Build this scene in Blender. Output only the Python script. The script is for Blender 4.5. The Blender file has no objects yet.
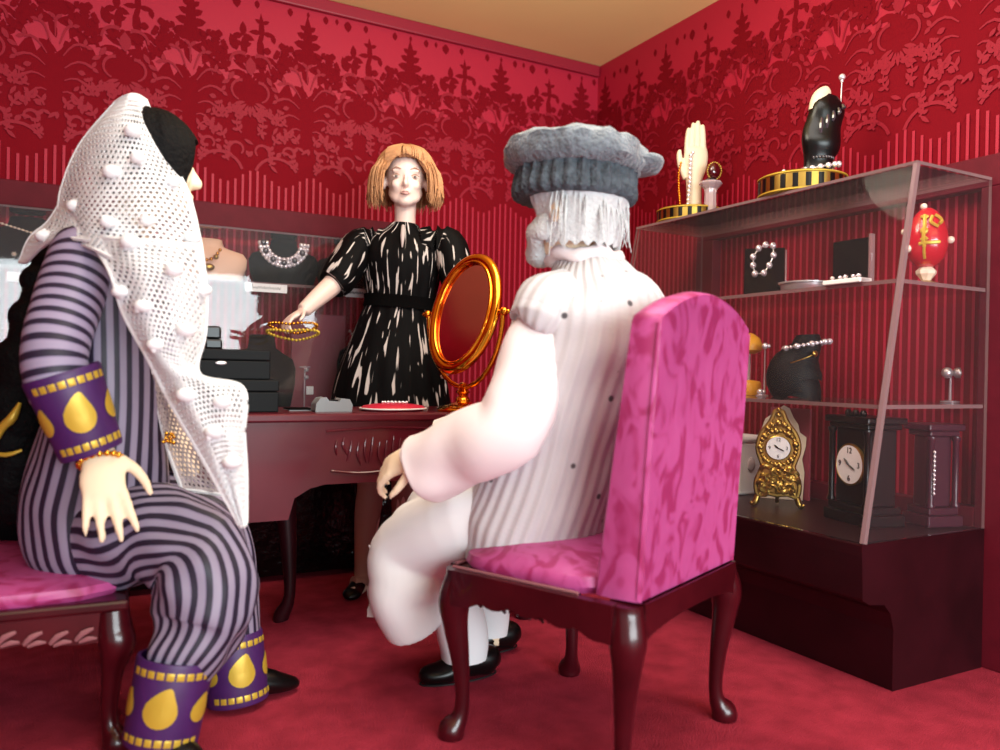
import bpy, bmesh, math, random
import numpy as np
from mathutils import Vector, Matrix, noise as mnoise
PI = math.pi
random.seed(7)
SC = bpy.context.scene
COL = SC.collection

# ------------------------------------------------------------------ camera
YAW, PIT, ROL, FP = 0.497, -0.0047, 0.0193, 795.56
_F = Vector((math.sin(YAW)*math.cos(PIT), math.cos(YAW)*math.cos(PIT), math.sin(PIT)))
_R = Vector((math.cos(YAW), -math.sin(YAW), 0)); _U = _R.cross(_F)
R2 = _R*math.cos(ROL)+_U*math.sin(ROL); U2 = -_R*math.sin(ROL)+_U*math.cos(ROL)
CAM = Vector((0, 0, .76))
cam = bpy.data.cameras.new('camera'); camo = bpy.data.objects.new('camera', cam); COL.objects.link(camo)
m = Matrix((R2, U2, -_F)).transposed().to_4x4(); m.translation = CAM
camo.matrix_world = m
cam.sensor_width = 36; cam.lens = 36*FP/1000; cam.clip_start = .02
cam.dof.use_dof = True; cam.dof.focus_distance = 2.35; cam.dof.aperture_fstop = 2.2
SC.camera = camo

def ray(x, y): return _F+R2*((x-500)/FP)+U2*((375-y)/FP)
def at(x, y, Z): return CAM+ray(x, y)*Z
def onz(x, y, z): d = ray(x, y); return CAM+d*((z-CAM.z)/d.z)
def onx(x, y, X): d = ray(x, y); return CAM+d*(X/d.x)
def ony(x, y, Y): d = ray(x, y); return CAM+d*(Y/d.y)

# ------------------------------------------------------------------ light, exposure
w = bpy.data.worlds.new('world'); SC.world = w; w.use_nodes = True
w.node_tree.nodes['Background'].inputs[0].default_value = (.95, .97, 1.0, 1)
w.node_tree.nodes['Background'].inputs[1].default_value = .42
def area(name, loc, target, sx, sy, power, col):
    l = bpy.data.lights.new(name, 'AREA'); l.shape = 'RECTANGLE'; l.size = sx; l.size_y = sy
    l.energy = power; l.color = col
    o = bpy.data.objects.new(name, l); COL.objects.link(o); o.location = loc
    o.rotation_euler = (Vector(target)-Vector(loc)).to_track_quat('-Z', 'Y').to_euler()
    return o
area('window_daylight', (.80, -2.3, 1.06), (.80, 3, 1.06), 2.75, 1.15, 145, (.86, .97, 1.0))
area('overhead_fill', (.9, 1.0, 2.17), (.9, 1.0, 0), 1.5, 1.2, 26, (1, .97, .93))  # added soft overhead fill for more ambient light on tops and walls
l_ = bpy.data.lights.new('ceiling_fill', 'POINT'); l_.energy = 19; l_.shadow_soft_size = .2; l_.color = (1, .9, .72)  # added warm point fill that brightens the ceiling, no fixture
lo_ = bpy.data.objects.new('ceiling_fill', l_); COL.objects.link(lo_); lo_.location = (1.1, 1.8, 1.82)
SC.view_settings.view_transform = 'Standard'; SC.view_settings.look = 'None'
SC.view_settings.exposure = 0.18; SC.view_settings.gamma = 1; SC.view_settings.use_curve_mapping = False

# ------------------------------------------------------------------ materials
def srgb(r, g, b):
    f = lambda c: (c/255/12.92) if c/255 <= .04045 else ((c/255+.055)/1.055)**2.4
    return (f(r), f(g), f(b), 1)
def mat(name, col, rough=.6, metal=0, spec=.5, bump=0, bscale=200, var=0, vscale=20, sheen=0, coat=0, trans=0, detail=3, rgb=False):
    m = bpy.data.materials.new(name); m.use_nodes = True; nt = m.node_tree; b = nt.nodes['Principled BSDF']
    c = srgb(*col) if not rgb else (*col, 1)
    b.inputs['Base Color'].default_value = c; b.inputs['Roughness'].default_value = rough
    b.inputs['Metallic'].default_value = metal; b.inputs['Specular IOR Level'].default_value = spec
    b.inputs['Sheen Weight'].default_value = sheen; b.inputs['Coat Weight'].default_value = coat
    b.inputs['Transmission Weight'].default_value = trans
    tc = nt.nodes.new('ShaderNodeTexCoord')
    if bump:
        n = nt.nodes.new('ShaderNodeTexNoise'); n.inputs['Scale'].default_value = bscale; n.inputs['Detail'].default_value = detail
        nt.links.new(tc.outputs['Object'], n.inputs['Vector'])
        bp = nt.nodes.new('ShaderNodeBump'); bp.inputs['Strength'].default_value = bump; bp.inputs['Distance'].default_value = .01
        nt.links.new(n.outputs['Fac'], bp.inputs['Height']); nt.links.new(bp.outputs['Normal'], b.inputs['Normal'])
    if var:
        n = nt.nodes.new('ShaderNodeTexNoise'); n.inputs['Scale'].default_value = vscale; n.inputs['Detail'].default_value = 4
        nt.links.new(tc.outputs['Object'], n.inputs['Vector'])
        r = nt.nodes.new('ShaderNodeValToRGB'); r.color_ramp.elements[0].position = .3; r.color_ramp.elements[1].position = .7
        r.color_ramp.elements[0].color = tuple(x*(1-var) for x in c[:3])+(1,); r.color_ramp.elements[1].color = tuple(min(1, x*(1+var)) for x in c[:3])+(1,)
        nt.links.new(n.outputs['Fac'], r.inputs['Fac']); nt.links.new(r.outputs['Color'], b.inputs['Base Color'])
    return m
def N(m, t, **k):
    n = m.node_tree.nodes.new(t)
    for a, v in k.items(): setattr(n, a, v)
    return n
def L(m, a, b): m.node_tree.links.new(a, b)
def P(m): return m.node_tree.nodes['Principled BSDF']
def ramp(m, fac, stops, interp='LINEAR'):
    r = N(m, 'ShaderNodeValToRGB'); cr = r.color_ramp; cr.interpolation = interp
    while len(cr.elements) < len(stops): cr.elements.new(.5)
    for e, (p, c) in zip(cr.elements, stops): e.position = p; e.color = c
    L(m, fac, r.inputs['Fac']); return r.outputs['Color']

M = {}
M['paper'] = mat('wallpaper_ground', (178, 31, 58), .55, spec=.3)
M['paper_mid'] = mat('wallpaper_filigree', (150, 25, 45), .6, spec=.2)
M['paper_dark'] = mat('wallpaper_flock', (124, 5, 23), .85, spec=.15)
M['ceil'] = mat('ceiling_paint', (252, 226, 158), .9, spec=.1, var=.05, vscale=1.2)
M['carpet'] = mat('carpet_pile', (166, 50, 68), .95, spec=.05, bump=.8, bscale=260, var=.2, vscale=14)
M['rail'] = mat('rail_paint', (150, 22, 48), .5)
M['band'] = mat('case_frame_paint', (96, 16, 32), .6, spec=.2, var=.1)
M['mahog'] = mat('mahogany', (70, 10, 18), .3, spec=.35, var=.35, vscale=9, coat=.4)
M['mahog_d'] = mat('dark_mahogany', (40, 6, 13), .4, spec=.3, var=.35, vscale=7)
M['desk'] = mat('desk_lacquer', (88, 8, 26), .38, spec=.3, var=.12, vscale=8, coat=.3)
M['chairw'] = mat('chair_mahogany', (60, 7, 15), .28, spec=.4, var=.3, vscale=11, coat=.25)
M['carve'] = mat('rubbed_carving', (150, 92, 98), .5)
M['black'] = mat('black_velvet', (9, 8, 9), .9, spec=.05)
M['brown'] = mat('brown_suede', (34, 17, 15), .9, spec=.05)
M['blackg'] = mat('black_gloss', (8, 7, 8), .3, spec=.35)
M['boxb'] = mat('black_leatherette', (15, 16, 18), .55, spec=.15, bump=.1, bscale=400)
M['gold'] = mat('gold', (232, 172, 62), .18, metal=1)
M['goldo'] = mat('polished_gilt', (242, 158, 48), .12, metal=1)
M['goldd'] = mat('antique_gold', (190, 158, 80), .32, metal=1)
M['silver'] = mat('silver', (215, 212, 214), .35, metal=.7)
M['mirror'] = mat('mirror_glass', (225, 150, 160), .12, metal=1)
M['crystal'] = mat('rhinestone', (240, 235, 240), .08, metal=.6, spec=1)
M['crystalg'] = mat('crystal_glass', (235, 215, 222), .1, trans=.6)
M['smoke'] = mat('smoky_stone', (60, 55, 62), .1, spec=1)
M['pearl'] = mat('pearl', (245, 226, 205), .2, spec=.7)
M['cream'] = mat('cream_bust', (224, 186, 160), .6)
M['bonew'] = mat('bone_resin', (222, 205, 178), .5)
M['white'] = mat('white_card', (238, 236, 234), .6)
M['grey'] = mat('grey_plastic', (132, 136, 140), .4)
M['skinp'] = mat('porcelain_skin', (240, 212, 202), .4, spec=.5)
M['skinf'] = mat('pale_skin', (248, 224, 192), .6)
M['stocking'] = mat('stocking', (176, 128, 118), .6)
M['lips'] = mat('lips', (214, 168, 164), .4)
M['eyep'] = mat('painted_eye', (96, 88, 84), .3)
M['eyew'] = mat('painted_eye_white', (206, 186, 180), .3)
M['brow'] = mat('painted_brow', (176, 136, 118), .6)
M['red'] = mat('red_enamel', (196, 22, 40), .18, spec=.6, coat=.5)
M['redtray'] = mat('red_satin', (190, 30, 58), .4)
M['ocre'] = mat('ochre_wax', (226, 160, 40), .4)
M['pinkcard'] = mat('dusky_pink_card', (150, 62, 78), .6)
M['ink'] = mat('black_ink', (20, 18, 20), .5)
M['hairg'] = mat('grey_hair', (205, 208, 210), .7, bump=.5, bscale=120)
M['ginger'] = mat('ginger_hair', (186, 134, 92), .7, bump=.4, bscale=90, var=.15, vscale=40)
M['hairb'] = mat('black_hair', (7, 6, 8), .7, spec=.12, bump=.5, bscale=90)
M['rings'] = mat('grey_marl', (104, 112, 120), .95, bump=1, bscale=90, var=.3, vscale=60, sheen=.4)
M['ribband'] = mat('dark_grey_rib', (74, 82, 90), .95, bump=1, bscale=90, var=.35, vscale=70)
M['robe'] = mat('white_cotton', (240, 240, 242), .85, spec=.1)
M['shirt'] = mat('white_shirt', (246, 232, 232), .85, spec=.1)
M['crochet'] = mat('white_crochet', (242, 242, 245), .9, spec=.1, bump=.5, bscale=500)
M['amethyst'] = mat('purple_satin', (66, 26, 88), .5, var=.12, vscale=30)
M['goldthread'] = mat('gold_thread', (206, 172, 60), .4, metal=.3)
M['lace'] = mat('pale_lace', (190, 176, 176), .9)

def frosty(name, col, alpha, ior=1.45):
    m = bpy.data.materials.new(name); m.use_nodes = True; nt = m.node_tree; nt.nodes.clear()
    out = N(m, 'ShaderNodeOutputMaterial'); tr = N(m, 'ShaderNodeBsdfTransparent'); df = N(m, 'ShaderNodeBsdfDiffuse'); gl = N(m, 'ShaderNodeBsdfGlossy')
    tr.inputs[0].default_value = (1, .985, .99, 1); df.inputs[0].default_value = srgb(*col); gl.inputs['Roughness'].default_value = .03
    a = N(m, 'ShaderNodeMixShader'); a.inputs[0].default_value = alpha; L(m, tr.outputs[0], a.inputs[1]); L(m, df.outputs[0], a.inputs[2])
    fr = N(m, 'ShaderNodeFresnel'); fr.inputs[0].default_value = ior
    b = N(m, 'ShaderNodeMixShader'); L(m, fr.outputs[0], b.inputs[0]); L(m, a.outputs[0], b.inputs[1]); L(m, gl.outputs[0], b.inputs[2])
    L(m, b.outputs[0], out.inputs[0]); return m
M['glass'] = frosty('clear_acrylic', (220, 205, 210), .012, 1.12)
M['glassb'] = frosty('case_glass', (225, 232, 235), .02, 1.40)
M['edge'] = frosty('acrylic_edge', (150, 118, 120), .65, 1.25)

def stripes(name, light, dark, period, duty, axis='U', rough=.5):
    m = mat(name, light, rough, spec=.4)
    uv = N(m, 'ShaderNodeUVMap'); sp = N(m, 'ShaderNodeSeparateXYZ'); L(m, uv.outputs[0], sp.inputs[0])
    mu = N(m, 'ShaderNodeMath', operation='DIVIDE'); L(m, sp.outputs[0 if axis == 'U' else 1], mu.inputs[0]); mu.inputs[1].default_value = period
    fr = N(m, 'ShaderNodeMath', operation='FRACT'); L(m, mu.outputs[0], fr.inputs[0])
    d = srgb(*dark); l = srgb(*light); lo = srgb(light[0]-22, light[1]-24, light[2]-18)
    c = ramp(m, fr.outputs[0], [(0, d), (duty-.04, d), (duty, lo), (duty+.12, l), (.90, l), (.96, lo), (1, d)])
    L(m, c, P(m).inputs['Base Color']); return m
M['strU'] = stripes('striped_silk_lengthwise', (142, 132, 154), (34, 27, 46), .0315, .42, 'U')
M['strV'] = stripes('striped_silk_crosswise', (152, 140, 166), (38, 31, 52), .0255, .40, 'V')

def jac():
    m = mat('magenta_jacquard', (200, 56, 122), .45, spec=.45)
    tc = N(m, 'ShaderNodeTexCoord'); mp = N(m, 'ShaderNodeMapping'); mp.inputs['Scale'].default_value = (17, 17, 11); L(m, tc.outputs['Object'], mp.inputs[0])
    n = N(m, 'ShaderNodeTexNoise'); n.inputs['Scale'].default_value = 1; n.inputs['Detail'].default_value = 1.5; n.inputs['Distortion'].default_value = 1.6; L(m, mp.outputs[0], n.inputs['Vector'])
    c = ramp(m, n.outputs['Fac'], [(0, srgb(156, 42, 96)), (.38, srgb(160, 46, 100)), (.50, srgb(184, 74, 136)), (1, srgb(194, 88, 150))])
    L(m, c, P(m).inputs['Base Color']); return m
M['jac'] = jac()
def dressm():
    m = mat('black_dress_white_streaks', (6, 5, 7), .7, spec=.12)
    uv = N(m, 'ShaderNodeUVMap'); mp = N(m, 'ShaderNodeMapping'); mp.inputs['Scale'].default_value = (62, 9.5, 1); L(m, uv.outputs[0], mp.inputs[0])
    n = N(m, 'ShaderNodeTexNoise'); n.inputs['Scale'].default_value = 1; n.inputs['Detail'].default_value = 1; n.inputs['Distortion'].default_value = .5; L(m, mp.outputs[0], n.inputs['Vector'])
    c = ramp(m, n.outputs['Fac'], [(0, srgb(5, 4, 6)), (.61, srgb(5, 4, 6)), (.64, srgb(205, 196, 194)), (1, srgb(230, 222, 220))])
    L(m, c, P(m).inputs['Base Color']); return m
M['dress'] = dressm()
def knit():
    m = mat('marled_knit', (200, 198, 200), .95, spec=.1, sheen=.3)
    uv = N(m, 'ShaderNodeUVMap'); sp = N(m, 'ShaderNodeSeparateXYZ'); L(m, uv.outputs[0], sp.inputs[0])
    mu = N(m, 'ShaderNodeMath', operation='MULTIPLY'); L(m, sp.outputs[0], mu.inputs[0]); mu.inputs[1].default_value = 2*PI/.030
    sn = N(m, 'ShaderNodeMath', operation='SINE'); L(m, mu.outputs[0], sn.inputs[0])
    m2 = N(m, 'ShaderNodeMath', operation='MULTIPLY'); L(m, sp.outputs[1], m2.inputs[0]); m2.inputs[1].default_value = 2*PI/.009
    s2 = N(m, 'ShaderNodeMath', operation='SINE'); L(m, m2.outputs[0], s2.inputs[0])
    ad = N(m, 'ShaderNodeMath', operation='MULTIPLY_ADD'); L(m, s2.outputs[0], ad.inputs[0]); ad.inputs[1].default_value = .04; L(m, sn.outputs[0], ad.inputs[2])
    bp = N(m, 'ShaderNodeBump'); bp.inputs['Strength'].default_value = .6; bp.inputs['Distance'].default_value = .0026; L(m, ad.outputs[0], bp.inputs['Height']); L(m, bp.outputs[0], P(m).inputs['Normal'])
    vo = N(m, 'ShaderNodeTexVoronoi'); vo.inputs['Scale'].default_value = 19; tc = N(m, 'ShaderNodeTexCoord'); L(m, tc.outputs['Object'], vo.inputs['Vector'])
    c = ramp(m, vo.outputs['Distance'], [(0, srgb(70, 66, 70)), (.10, srgb(90, 86, 90)), (.15, srgb(204, 200, 203)), (1, srgb(208, 204, 207))])
    L(m, c, P(m).inputs['Base Color']); return m
M['knit'] = knit()
def crumple():
    m = mat('glossy_black_base', (8, 5, 6), .12, spec=.35, bump=.5, bscale=30, detail=3)
    return m
M['crump'] = crumple()

# ------------------------------------------------------------------ mesh builder
class MB:
    def __init__(s): s.v = []; s.f = []; s.mi = []; s.uv = []
    def add(s, vs, fs, mi=0, uvs=None):
        o = len(s.v); s.v += [Vector(v) for v in vs]
        for k, f in enumerate(fs):
            s.f.append(tuple(o+i for i in f)); s.mi.append(mi); s.uv.append(uvs[k] if uvs else None)
        return s
    def box(s, lo, hi, mi=0, mtx=None):
        x0, y0, z0 = lo; x1, y1, z1 = hi
        v = [Vector(p) for p in ((x0,y0,z0),(x1,y0,z0),(x1,y1,z0),(x0,y1,z0),(x0,y0,z1),(x1,y0,z1),(x1,y1,z1),(x0,y1,z1))]
        if mtx: v = [mtx@p for p in v]
        return s.add(v, [(0,3,2,1),(4,5,6,7),(0,1,5,4),(1,2,6,5),(2,3,7,6),(3,0,4,7)], mi)
    def rings(s, rs, mi=0, cap=True, closed=True, us=None, vs=None):
        n = len(rs[0]); o = []; 
        for r in rs: o += list(r)
        fs = []; uvs = []
        for i in range(len(rs)-1):
            for j in range(n if closed else n-1):
                k = (j+1) % n
                fs.append((i*n+j, i*n+k, (i+1)*n+k, (i+1)*n+j))
                if us:
                    u0, u1 = us[j], us[j+1]; v0, v1 = vs[i], vs[i+1]
                    uvs.append(((u0, v0), (u1, v0), (u1, v1), (u0, v1)))
        if cap and closed:
            fs.append(tuple(range(n))[::-1]); fs.append(tuple((len(rs)-1)*n+j for j in range(n)))
            if us: uvs += [[(us[j], vs[0]) for j in range(n)], [(us[j], vs[-1]) for j in range(n)]]
        return s.add(o, fs, mi, uvs if us else None)
    def lathe(s, prof, c=(0,0,0), n=24, mi=0, sx=1, sy=1, axis='Z', rot=None):
        rs = []
        for r, z in prof:
            ring = []
            for j in range(n):
                a = 2*PI*j/n; p = Vector((r*sx*math.cos(a), r*sy*math.sin(a), z))
                if rot: p = rot@p
                ring.append(Vector(c)+p)
            rs.append(ring)
        return s.rings(rs, mi)
    def ball(s, c, r, mi=0, n=12, sc=(1,1,1), rot=None):
        k = max(4, n//2)
        prof = [(max(1e-5, math.sin(PI*i/k)), -math.cos(PI*i/k)) for i in range(k+1)]
        rs = []
        for pr, z in prof:
            ring = []
            for j in range(n):
                a = 2*PI*j/n; p = Vector((pr*math.cos(a)*sc[0], pr*math.sin(a)*sc[1], z*sc[2]))*r
                if rot: p = rot@p
                ring.append(Vector(c)+p)
            rs.append(ring)
        return s.rings(rs, mi)
    def loft(s, pts, rad, ref=(1,0,0), n=20, mi=0, cap=True, sub=4, fold=0, fn=5, seed=0, disp=None):
        """smooth tube: pts = joints, rad = radius or (a,b) per joint, a along ref"""
        pts = [Vector(p) for p in pts]; rad = [(r, r) if not isinstance(r, (tuple, list)) else r for r in rad]
        P_, R_ = [], []
        def cr(a, b, c, d, t): return .5*((2*b)+(c-a)*t+(2*a-5*b+4*c-d)*t*t+(3*b-a-3*c+d)*t**3)
        m_ = len(pts)
        for i in range(m_-1):
            for k in range(sub):
                t = k/sub; g = lambda L_, q: L_[max(0, min(m_-1, q))]
                P_.append(Vector([cr(g(pts, i-1)[e], g(pts, i)[e], g(pts, i+1)[e], g(pts, i+2)[e], t) for e in range(3)]))
                R_.append([max(1e-4, cr(g(rad, i-1)[e], g(rad, i)[e], g(rad, i+1)[e], g(rad, i+2)[e], t)) for e in range(2)])
        P_.append(pts[-1]); R_.append(list(rad[-1]))
        rs = []; vs = [0]; ref = Vector(ref).normalized(); rmean = max(sum(r)/2 for r in R_)
        for i, p in enumerate(P_):
            t = (P_[min(i+1, len(P_)-1)]-P_[max(i-1, 0)]).normalized()
            a = ref-t*ref.dot(t)
            a = a.normalized() if a.length > 1e-3 else t.orthogonal().normalized()
            b = t.cross(a)
            ring = []
            for j in range(n):
                th = 2*PI*j/n; k = 1
                if fold: k += fold*math.sin(fn*th+seed+i*.25)*(.6+.4*math.sin(i*.7+seed))
                q = p+a*(R_[i][0]*k*math.cos(th))+b*(R_[i][1]*k*math.sin(th))
                if disp:
                    q = q+(q-p).normalized()*disp*mnoise.noise(q*14+Vector((seed, 0, 0)))
                ring.append(q)
            rs.append(ring)
            if i: vs.append(vs[-1]+(P_[i]-P_[i-1]).length)
        us = [2*PI*rmean*j/n for j in range(n+1)]
        return s.rings(rs, mi, cap, True, us, vs)
    def tube(s, pts, r, n=8, mi=0, sub=1, cap=True):
        rr = r if isinstance(r, (list, tuple)) else [r]*len(pts)
        t = (Vector(pts[-1])-Vector(pts[0])); ref = t.orthogonal() if t.length > 1e-6 else Vector((0, 0, 1))
        return s.loft(pts, list(rr), ref, n, mi, cap, sub)
    def prism(s, poly, org, ax, ay, depth, mi=0, mi2=None):
        """2-D outline in plane (ax, ay) at org, extruded by the vector depth"""
        org, ax, ay, d = Vector(org), Vector(ax), Vector(ay), Vector(depth)
        a = [org+ax*p[0]+ay*p[1] for p in poly]; b = [q+d for q in a]; n = len(a)
        s.add(a+b, [tuple(range(n)), tuple(range(2*n-1, n-1, -1))], mi)
        s.add(a+b, [(i, i+n, (i+1) % n+n, (i+1) % n) for i in range(n)], mi if mi2 is None else mi2)
        return s
    def build(s, name, mats, parent=None, smooth=True, bevel=0, subsurf=0, local=False, fix=True):
        me = bpy.data.meshes.new(name)
        off = Vector((0, 0, 0))
        if parent is not None and not local:
            q = parent
            while q is not None: off += q.location; q = q.parent
        me.from_pydata([tuple(v-off) for v in s.v], [], s.f)
        ms = mats if isinstance(mats, (list, tuple)) else [mats]
        for q in ms: me.materials.append(M[q] if isinstance(q, str) else q)
        for p, k in zip(me.polygons, s.mi): p.material_index = k; p.use_smooth = smooth
        if any(u is not None for u in s.uv):
            ul = me.uv_layers.new(name='UVMap')
            for p, u in zip(me.polygons, s.uv):
                if u is None: continue
                for li, c in zip(p.loop_indices, u): ul.data[li].uv = c
        if fix:
            bm = bmesh.new(); bm.from_mesh(me); bmesh.ops.recalc_face_normals(bm, faces=bm.faces); bm.to_mesh(me); bm.free()
        if smooth: me.set_sharp_from_angle(angle=math.radians(50))
        o = bpy.data.objects.new(name, me); COL.objects.link(o)
        if parent is not None: o.parent = parent
        if bevel:
            b = o.modifiers.new('bevel', 'BEVEL'); b.width = bevel; b.segments = 2; b.limit_method = 'ANGLE'
        if subsurf:
            q = o.modifiers.new('sub', 'SUBSURF'); q.levels = subsurf; q.render_levels = subsurf
        return o
    def fuse(s, name, mats, parent=None, voxel=.005, smooth=6):
        """the parts of the figure grown together into one continuous skin"""
        o = s.build(name, mats, parent)
        r = o.modifiers.new('r', 'REMESH'); r.mode = 'VOXEL'; r.voxel_size = voxel
        k = o.modifiers.new('s', 'SMOOTH'); k.factor = .5; k.iterations = smooth
        dg = bpy.context.evaluated_depsgraph_get(); me = bpy.data.meshes.new_from_object(o.evaluated_get(dg))
        o.modifiers.clear(); o.data = me; me.name = name
        if not me.materials:
            me.materials.append(M[mats] if isinstance(mats, str) else mats)
        me.polygons.foreach_set('use_smooth', [True]*len(me.polygons)); me.update()
        return o

def tag(o, label=None, cat=None, group=None, kind=None):
    if label: o['label'] = label
    if cat: o['category'] = cat
    if group: o['group'] = group
    if kind: o['kind'] = kind
    return o
def thing(name, loc, label, cat, group=None, rz=0):
    o = bpy.data.objects.new(name, None); COL.objects.link(o); o.location = Vector(loc); o.rotation_euler.z = rz
    o.empty_display_size = .05
    bpy.context.view_layer.update()
    return tag(o, label, cat, group)
def dup(root, loc, rz=None, label=None):
    r = root.copy(); COL.objects.link(r); r.location = Vector(loc)
    if rz is not None: r.rotation_euler.z = rz
    if label: r['label'] = label
    for ch in list(root.children):
        c = ch.copy(); COL.objects.link(c); c.parent = r
        for g in list(ch.children):
            d = g.copy(); COL.objects.link(d); d.parent = c
    return r
def text_mesh(body, size, org, ax, ay, parent, material, name='lettering', up=.0015):
    cu = bpy.data.curves.new('t', 'FONT'); cu.body = body; cu.size = size; cu.align_x = 'CENTER'; cu.align_y = 'CENTER'; cu.extrude = .0006
    o = bpy.data.objects.new('t', cu); COL.objects.link(o)
    dg = bpy.context.evaluated_depsgraph_get(); me = bpy.data.meshes.new_from_object(o.evaluated_get(dg)); bpy.data.objects.remove(o)
    ax, ay = Vector(ax).normalized(), Vector(ay).normalized(); nz = ax.cross(ay)
    off = Vector((0, 0, 0)); q = parent
    while q is not None: off += q.location; q = q.parent
    T = Matrix((ax, ay, nz)).transposed().to_4x4(); T.translation = Vector(org)+nz*up-off
    me.transform(T); me.materials.clear(); me.materials.append(M[material]); me.name = name
    k = bpy.data.objects.new(name, me); COL.objects.link(k); k.parent = parent
    return k

# ================================================================== ROOM
XW, YW, H = 2.1865, 3.113, 2.2095
XL, YB = -1.35, -2.35
def damask_period():
    """one repeat of the flocked damask: list of (layer, [2-D polygon]) with u in metres around 0"""
    out = []
    rnd = random.Random(3)
    def leaf(l, u, z, ln, wd, ang):
        d = Vector((math.cos(ang), math.sin(ang))); n = Vector((-d.y, d.x)); c = Vector((u, z)); pl = []
        for t, k in ((0, 0), (.15, .55), (.4, 1), (.7, .8), (1, .12)): pl.append(c+d*ln*t+n*wd*k*.5)
        for t, k in ((.7, .8), (.4, 1), (.15, .55)): pl.append(c+d*ln*t-n*wd*k*.5)
        out.append((l, [tuple(p) for p in pl]))
    def rib(l, pts, w0, w1):
        n = len(pts)
        for i in range(n-1):
            a, b = Vector(pts[i]), Vector(pts[i+1]); d = (b-a); d = d.normalized() if d.length else Vector((1, 0)); q = Vector((-d.y, d.x))
            f = lambda i: (w0+(w1-w0)*i/(n-1))*.5
            a2 = a-d*.001; b2 = b+d*.001
            out.append((l, [tuple(a2-q*f(i)), tuple(b2-q*f(i+1)), tuple(b2+q*f(i+1)), tuple(a2+q*f(i))]))
    def arc(l, u, z, r, a0, a1, w0, w1, n=9, shrink=0):
        rib(l, [(u+r*(1-shrink*i/n)*math.cos(math.radians(a0+(a1-a0)*i/n)), z+r*(1-shrink*i/n)*math.sin(math.radians(a0+(a1-a0)*i/n))) for i in range(n+1)], w0, w1)
    D, G = 1, 2
    def sym(fn):
        for s in (-1, 1): fn(s)
    A = math.radians
    # big tree at u=0
    leaf(D, 0, 1.97, .165, .036, A(90)); leaf(D, 0, 1.93, .12, .055, A(90))
    for z, ln, wd, an in ((2.075, .032, .02, 35), (2.045, .042, .026, 25), (2.015, .05, .032, 10), (1.985, .060, .034, -8), (1.955, .05, .03, 20), (1.925, .07, .036, 5)):
        sym(lambda s: leaf(D, s*.004, z, ln, wd, A(an) if s > 0 else PI-A(an)))
    sym(lambda s: leaf(D, s*.045, 1.985, .028, .026, A(-90)))
    # squat fleur + slim tree in between
    c = .185
    leaf(D, c, 2.005, .055, .026, A(90)); sym(lambda s: leaf(D, c, 2.01, .045, .024, A(-20) if s > 0 else PI+A(20))); leaf(D, c, 1.94, .08, .03, A(80))
    sym(lambda s: leaf(D, c, 1.97, .035, .02, A(20) if s > 0 else PI-A(20)))
    c = .255
    leaf(D, c, 1.99, .115, .022, A(92)); sym(lambda s: leaf(D, c, 2.065, .03, .016, A(25) if s > 0 else PI-A(25)))
    sym(lambda s: leaf(D, c, 2.03, .05, .02, A(-5) if s > 0 else PI+A(5))); leaf(D, c+.04, 2.03, .035, .02, A(-80)); leaf(D, c, 1.92, .1, .03, A(95))
    # hanging finials under the cornice
    for u, k in ((.07, .022), (.16, .032), (.235, .02), (-.07, .022), (0, .012), (.115, .014)): leaf(D, u, 2.15, k+.012, k, A(-90))
    # network of dark leaves
    for i in range(34):
        u = rnd.uniform(-.215, .215); z = rnd.uniform(1.80, 1.95)
        if abs(u) < .05 and z > 1.9: continue
        leaf(D, u, z, rnd.uniform(.04, .085), rnd.uniform(.02, .036), rnd.uniform(0, 2*PI))
    for a in (.115, -.1):
        leaf(D, a, 1.87, .11, .03, A(88)); leaf(D, a, 1.90, .05, .02, A(40)); leaf(D, a, 1.90, .05, .02, A(140))
    # solid dark body below
    top = [(-.215+.43*i/24, 1.835+.018*math.sin(i*1.9)+.012*math.sin(i*4.1)) for i in range(25)]
    bot = []
    for i in range(25):
        u = -.215+.43*i/24
        bot.append((u, 1.50-.055*abs(math.sin(PI*(u+.215)/.43*2))**.6-.03*abs(math.cos(PI*(u+.215)/.43))))
    for i in range(24): out.append((D, [bot[i], bot[i+1], top[i+1], top[i]]))
    # bouquet at 0 (light on dark)
    for an, ln, z in ((90, .06, 1.87), (62, .075, 1.85), (118, .075, 1.85), (35, .08, 1.82), (145, .08, 1.82), (12, .085, 1.79), (168, .085, 1.79), (-12, .08, 1.76), (192, .08, 1.76), (-35, .07, 1.73), (215, .07, 1.73)):
        d = Vector((math.cos(A(an)), math.sin(A(an)))); s0 = Vector((0, z-.03))+d*.03
        arc_pts = [tuple(s0+d*ln*t+Vector((0, .02*math.sin(PI*t)))) for t in (0, .25, .5, .75, 1)]
        rib(G, arc_pts, .004, .011)
        e = s0+d*ln; leaf(G, e.x, e.y, .026, .014, A(an+50)); leaf(G, e.x, e.y, .026, .014, A(an-50))
    # heart and plume at +-.215
    for c in (.215,):
        for s in (-1, 1):
            arc(G, c+s*.03, 1.80, .038, 90 if s > 0 else 90, -70 if s > 0 else 250, .012, .006)
            arc(G, c+s*.035, 1.90, .04, 110 if s > 0 else 70, 0 if s > 0 else 180, .014, .008)
            leaf(G, c+s*.06, 1.865, .04, .018, A(-60) if s > 0 else A(240)); leaf(G, c+s*.075, 1.83, .035, .016, A(-30) if s > 0 else A(210))
        leaf(G, c, 1.86, .07, .04, A(90))
        for an in (90, 60, 120, 30, 150, 0, 180): leaf(D, c, 1.80, .07, .013, A(an)); leaf(D, c, 1.83, .05, .011, A(an))
        for an in (200, 225, 250, 270, 290, 315, 340): leaf(G, c+.02*math.cos(A(an)), 1.765+.02*math.sin(A(an)), .045, .014, A(an))
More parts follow.
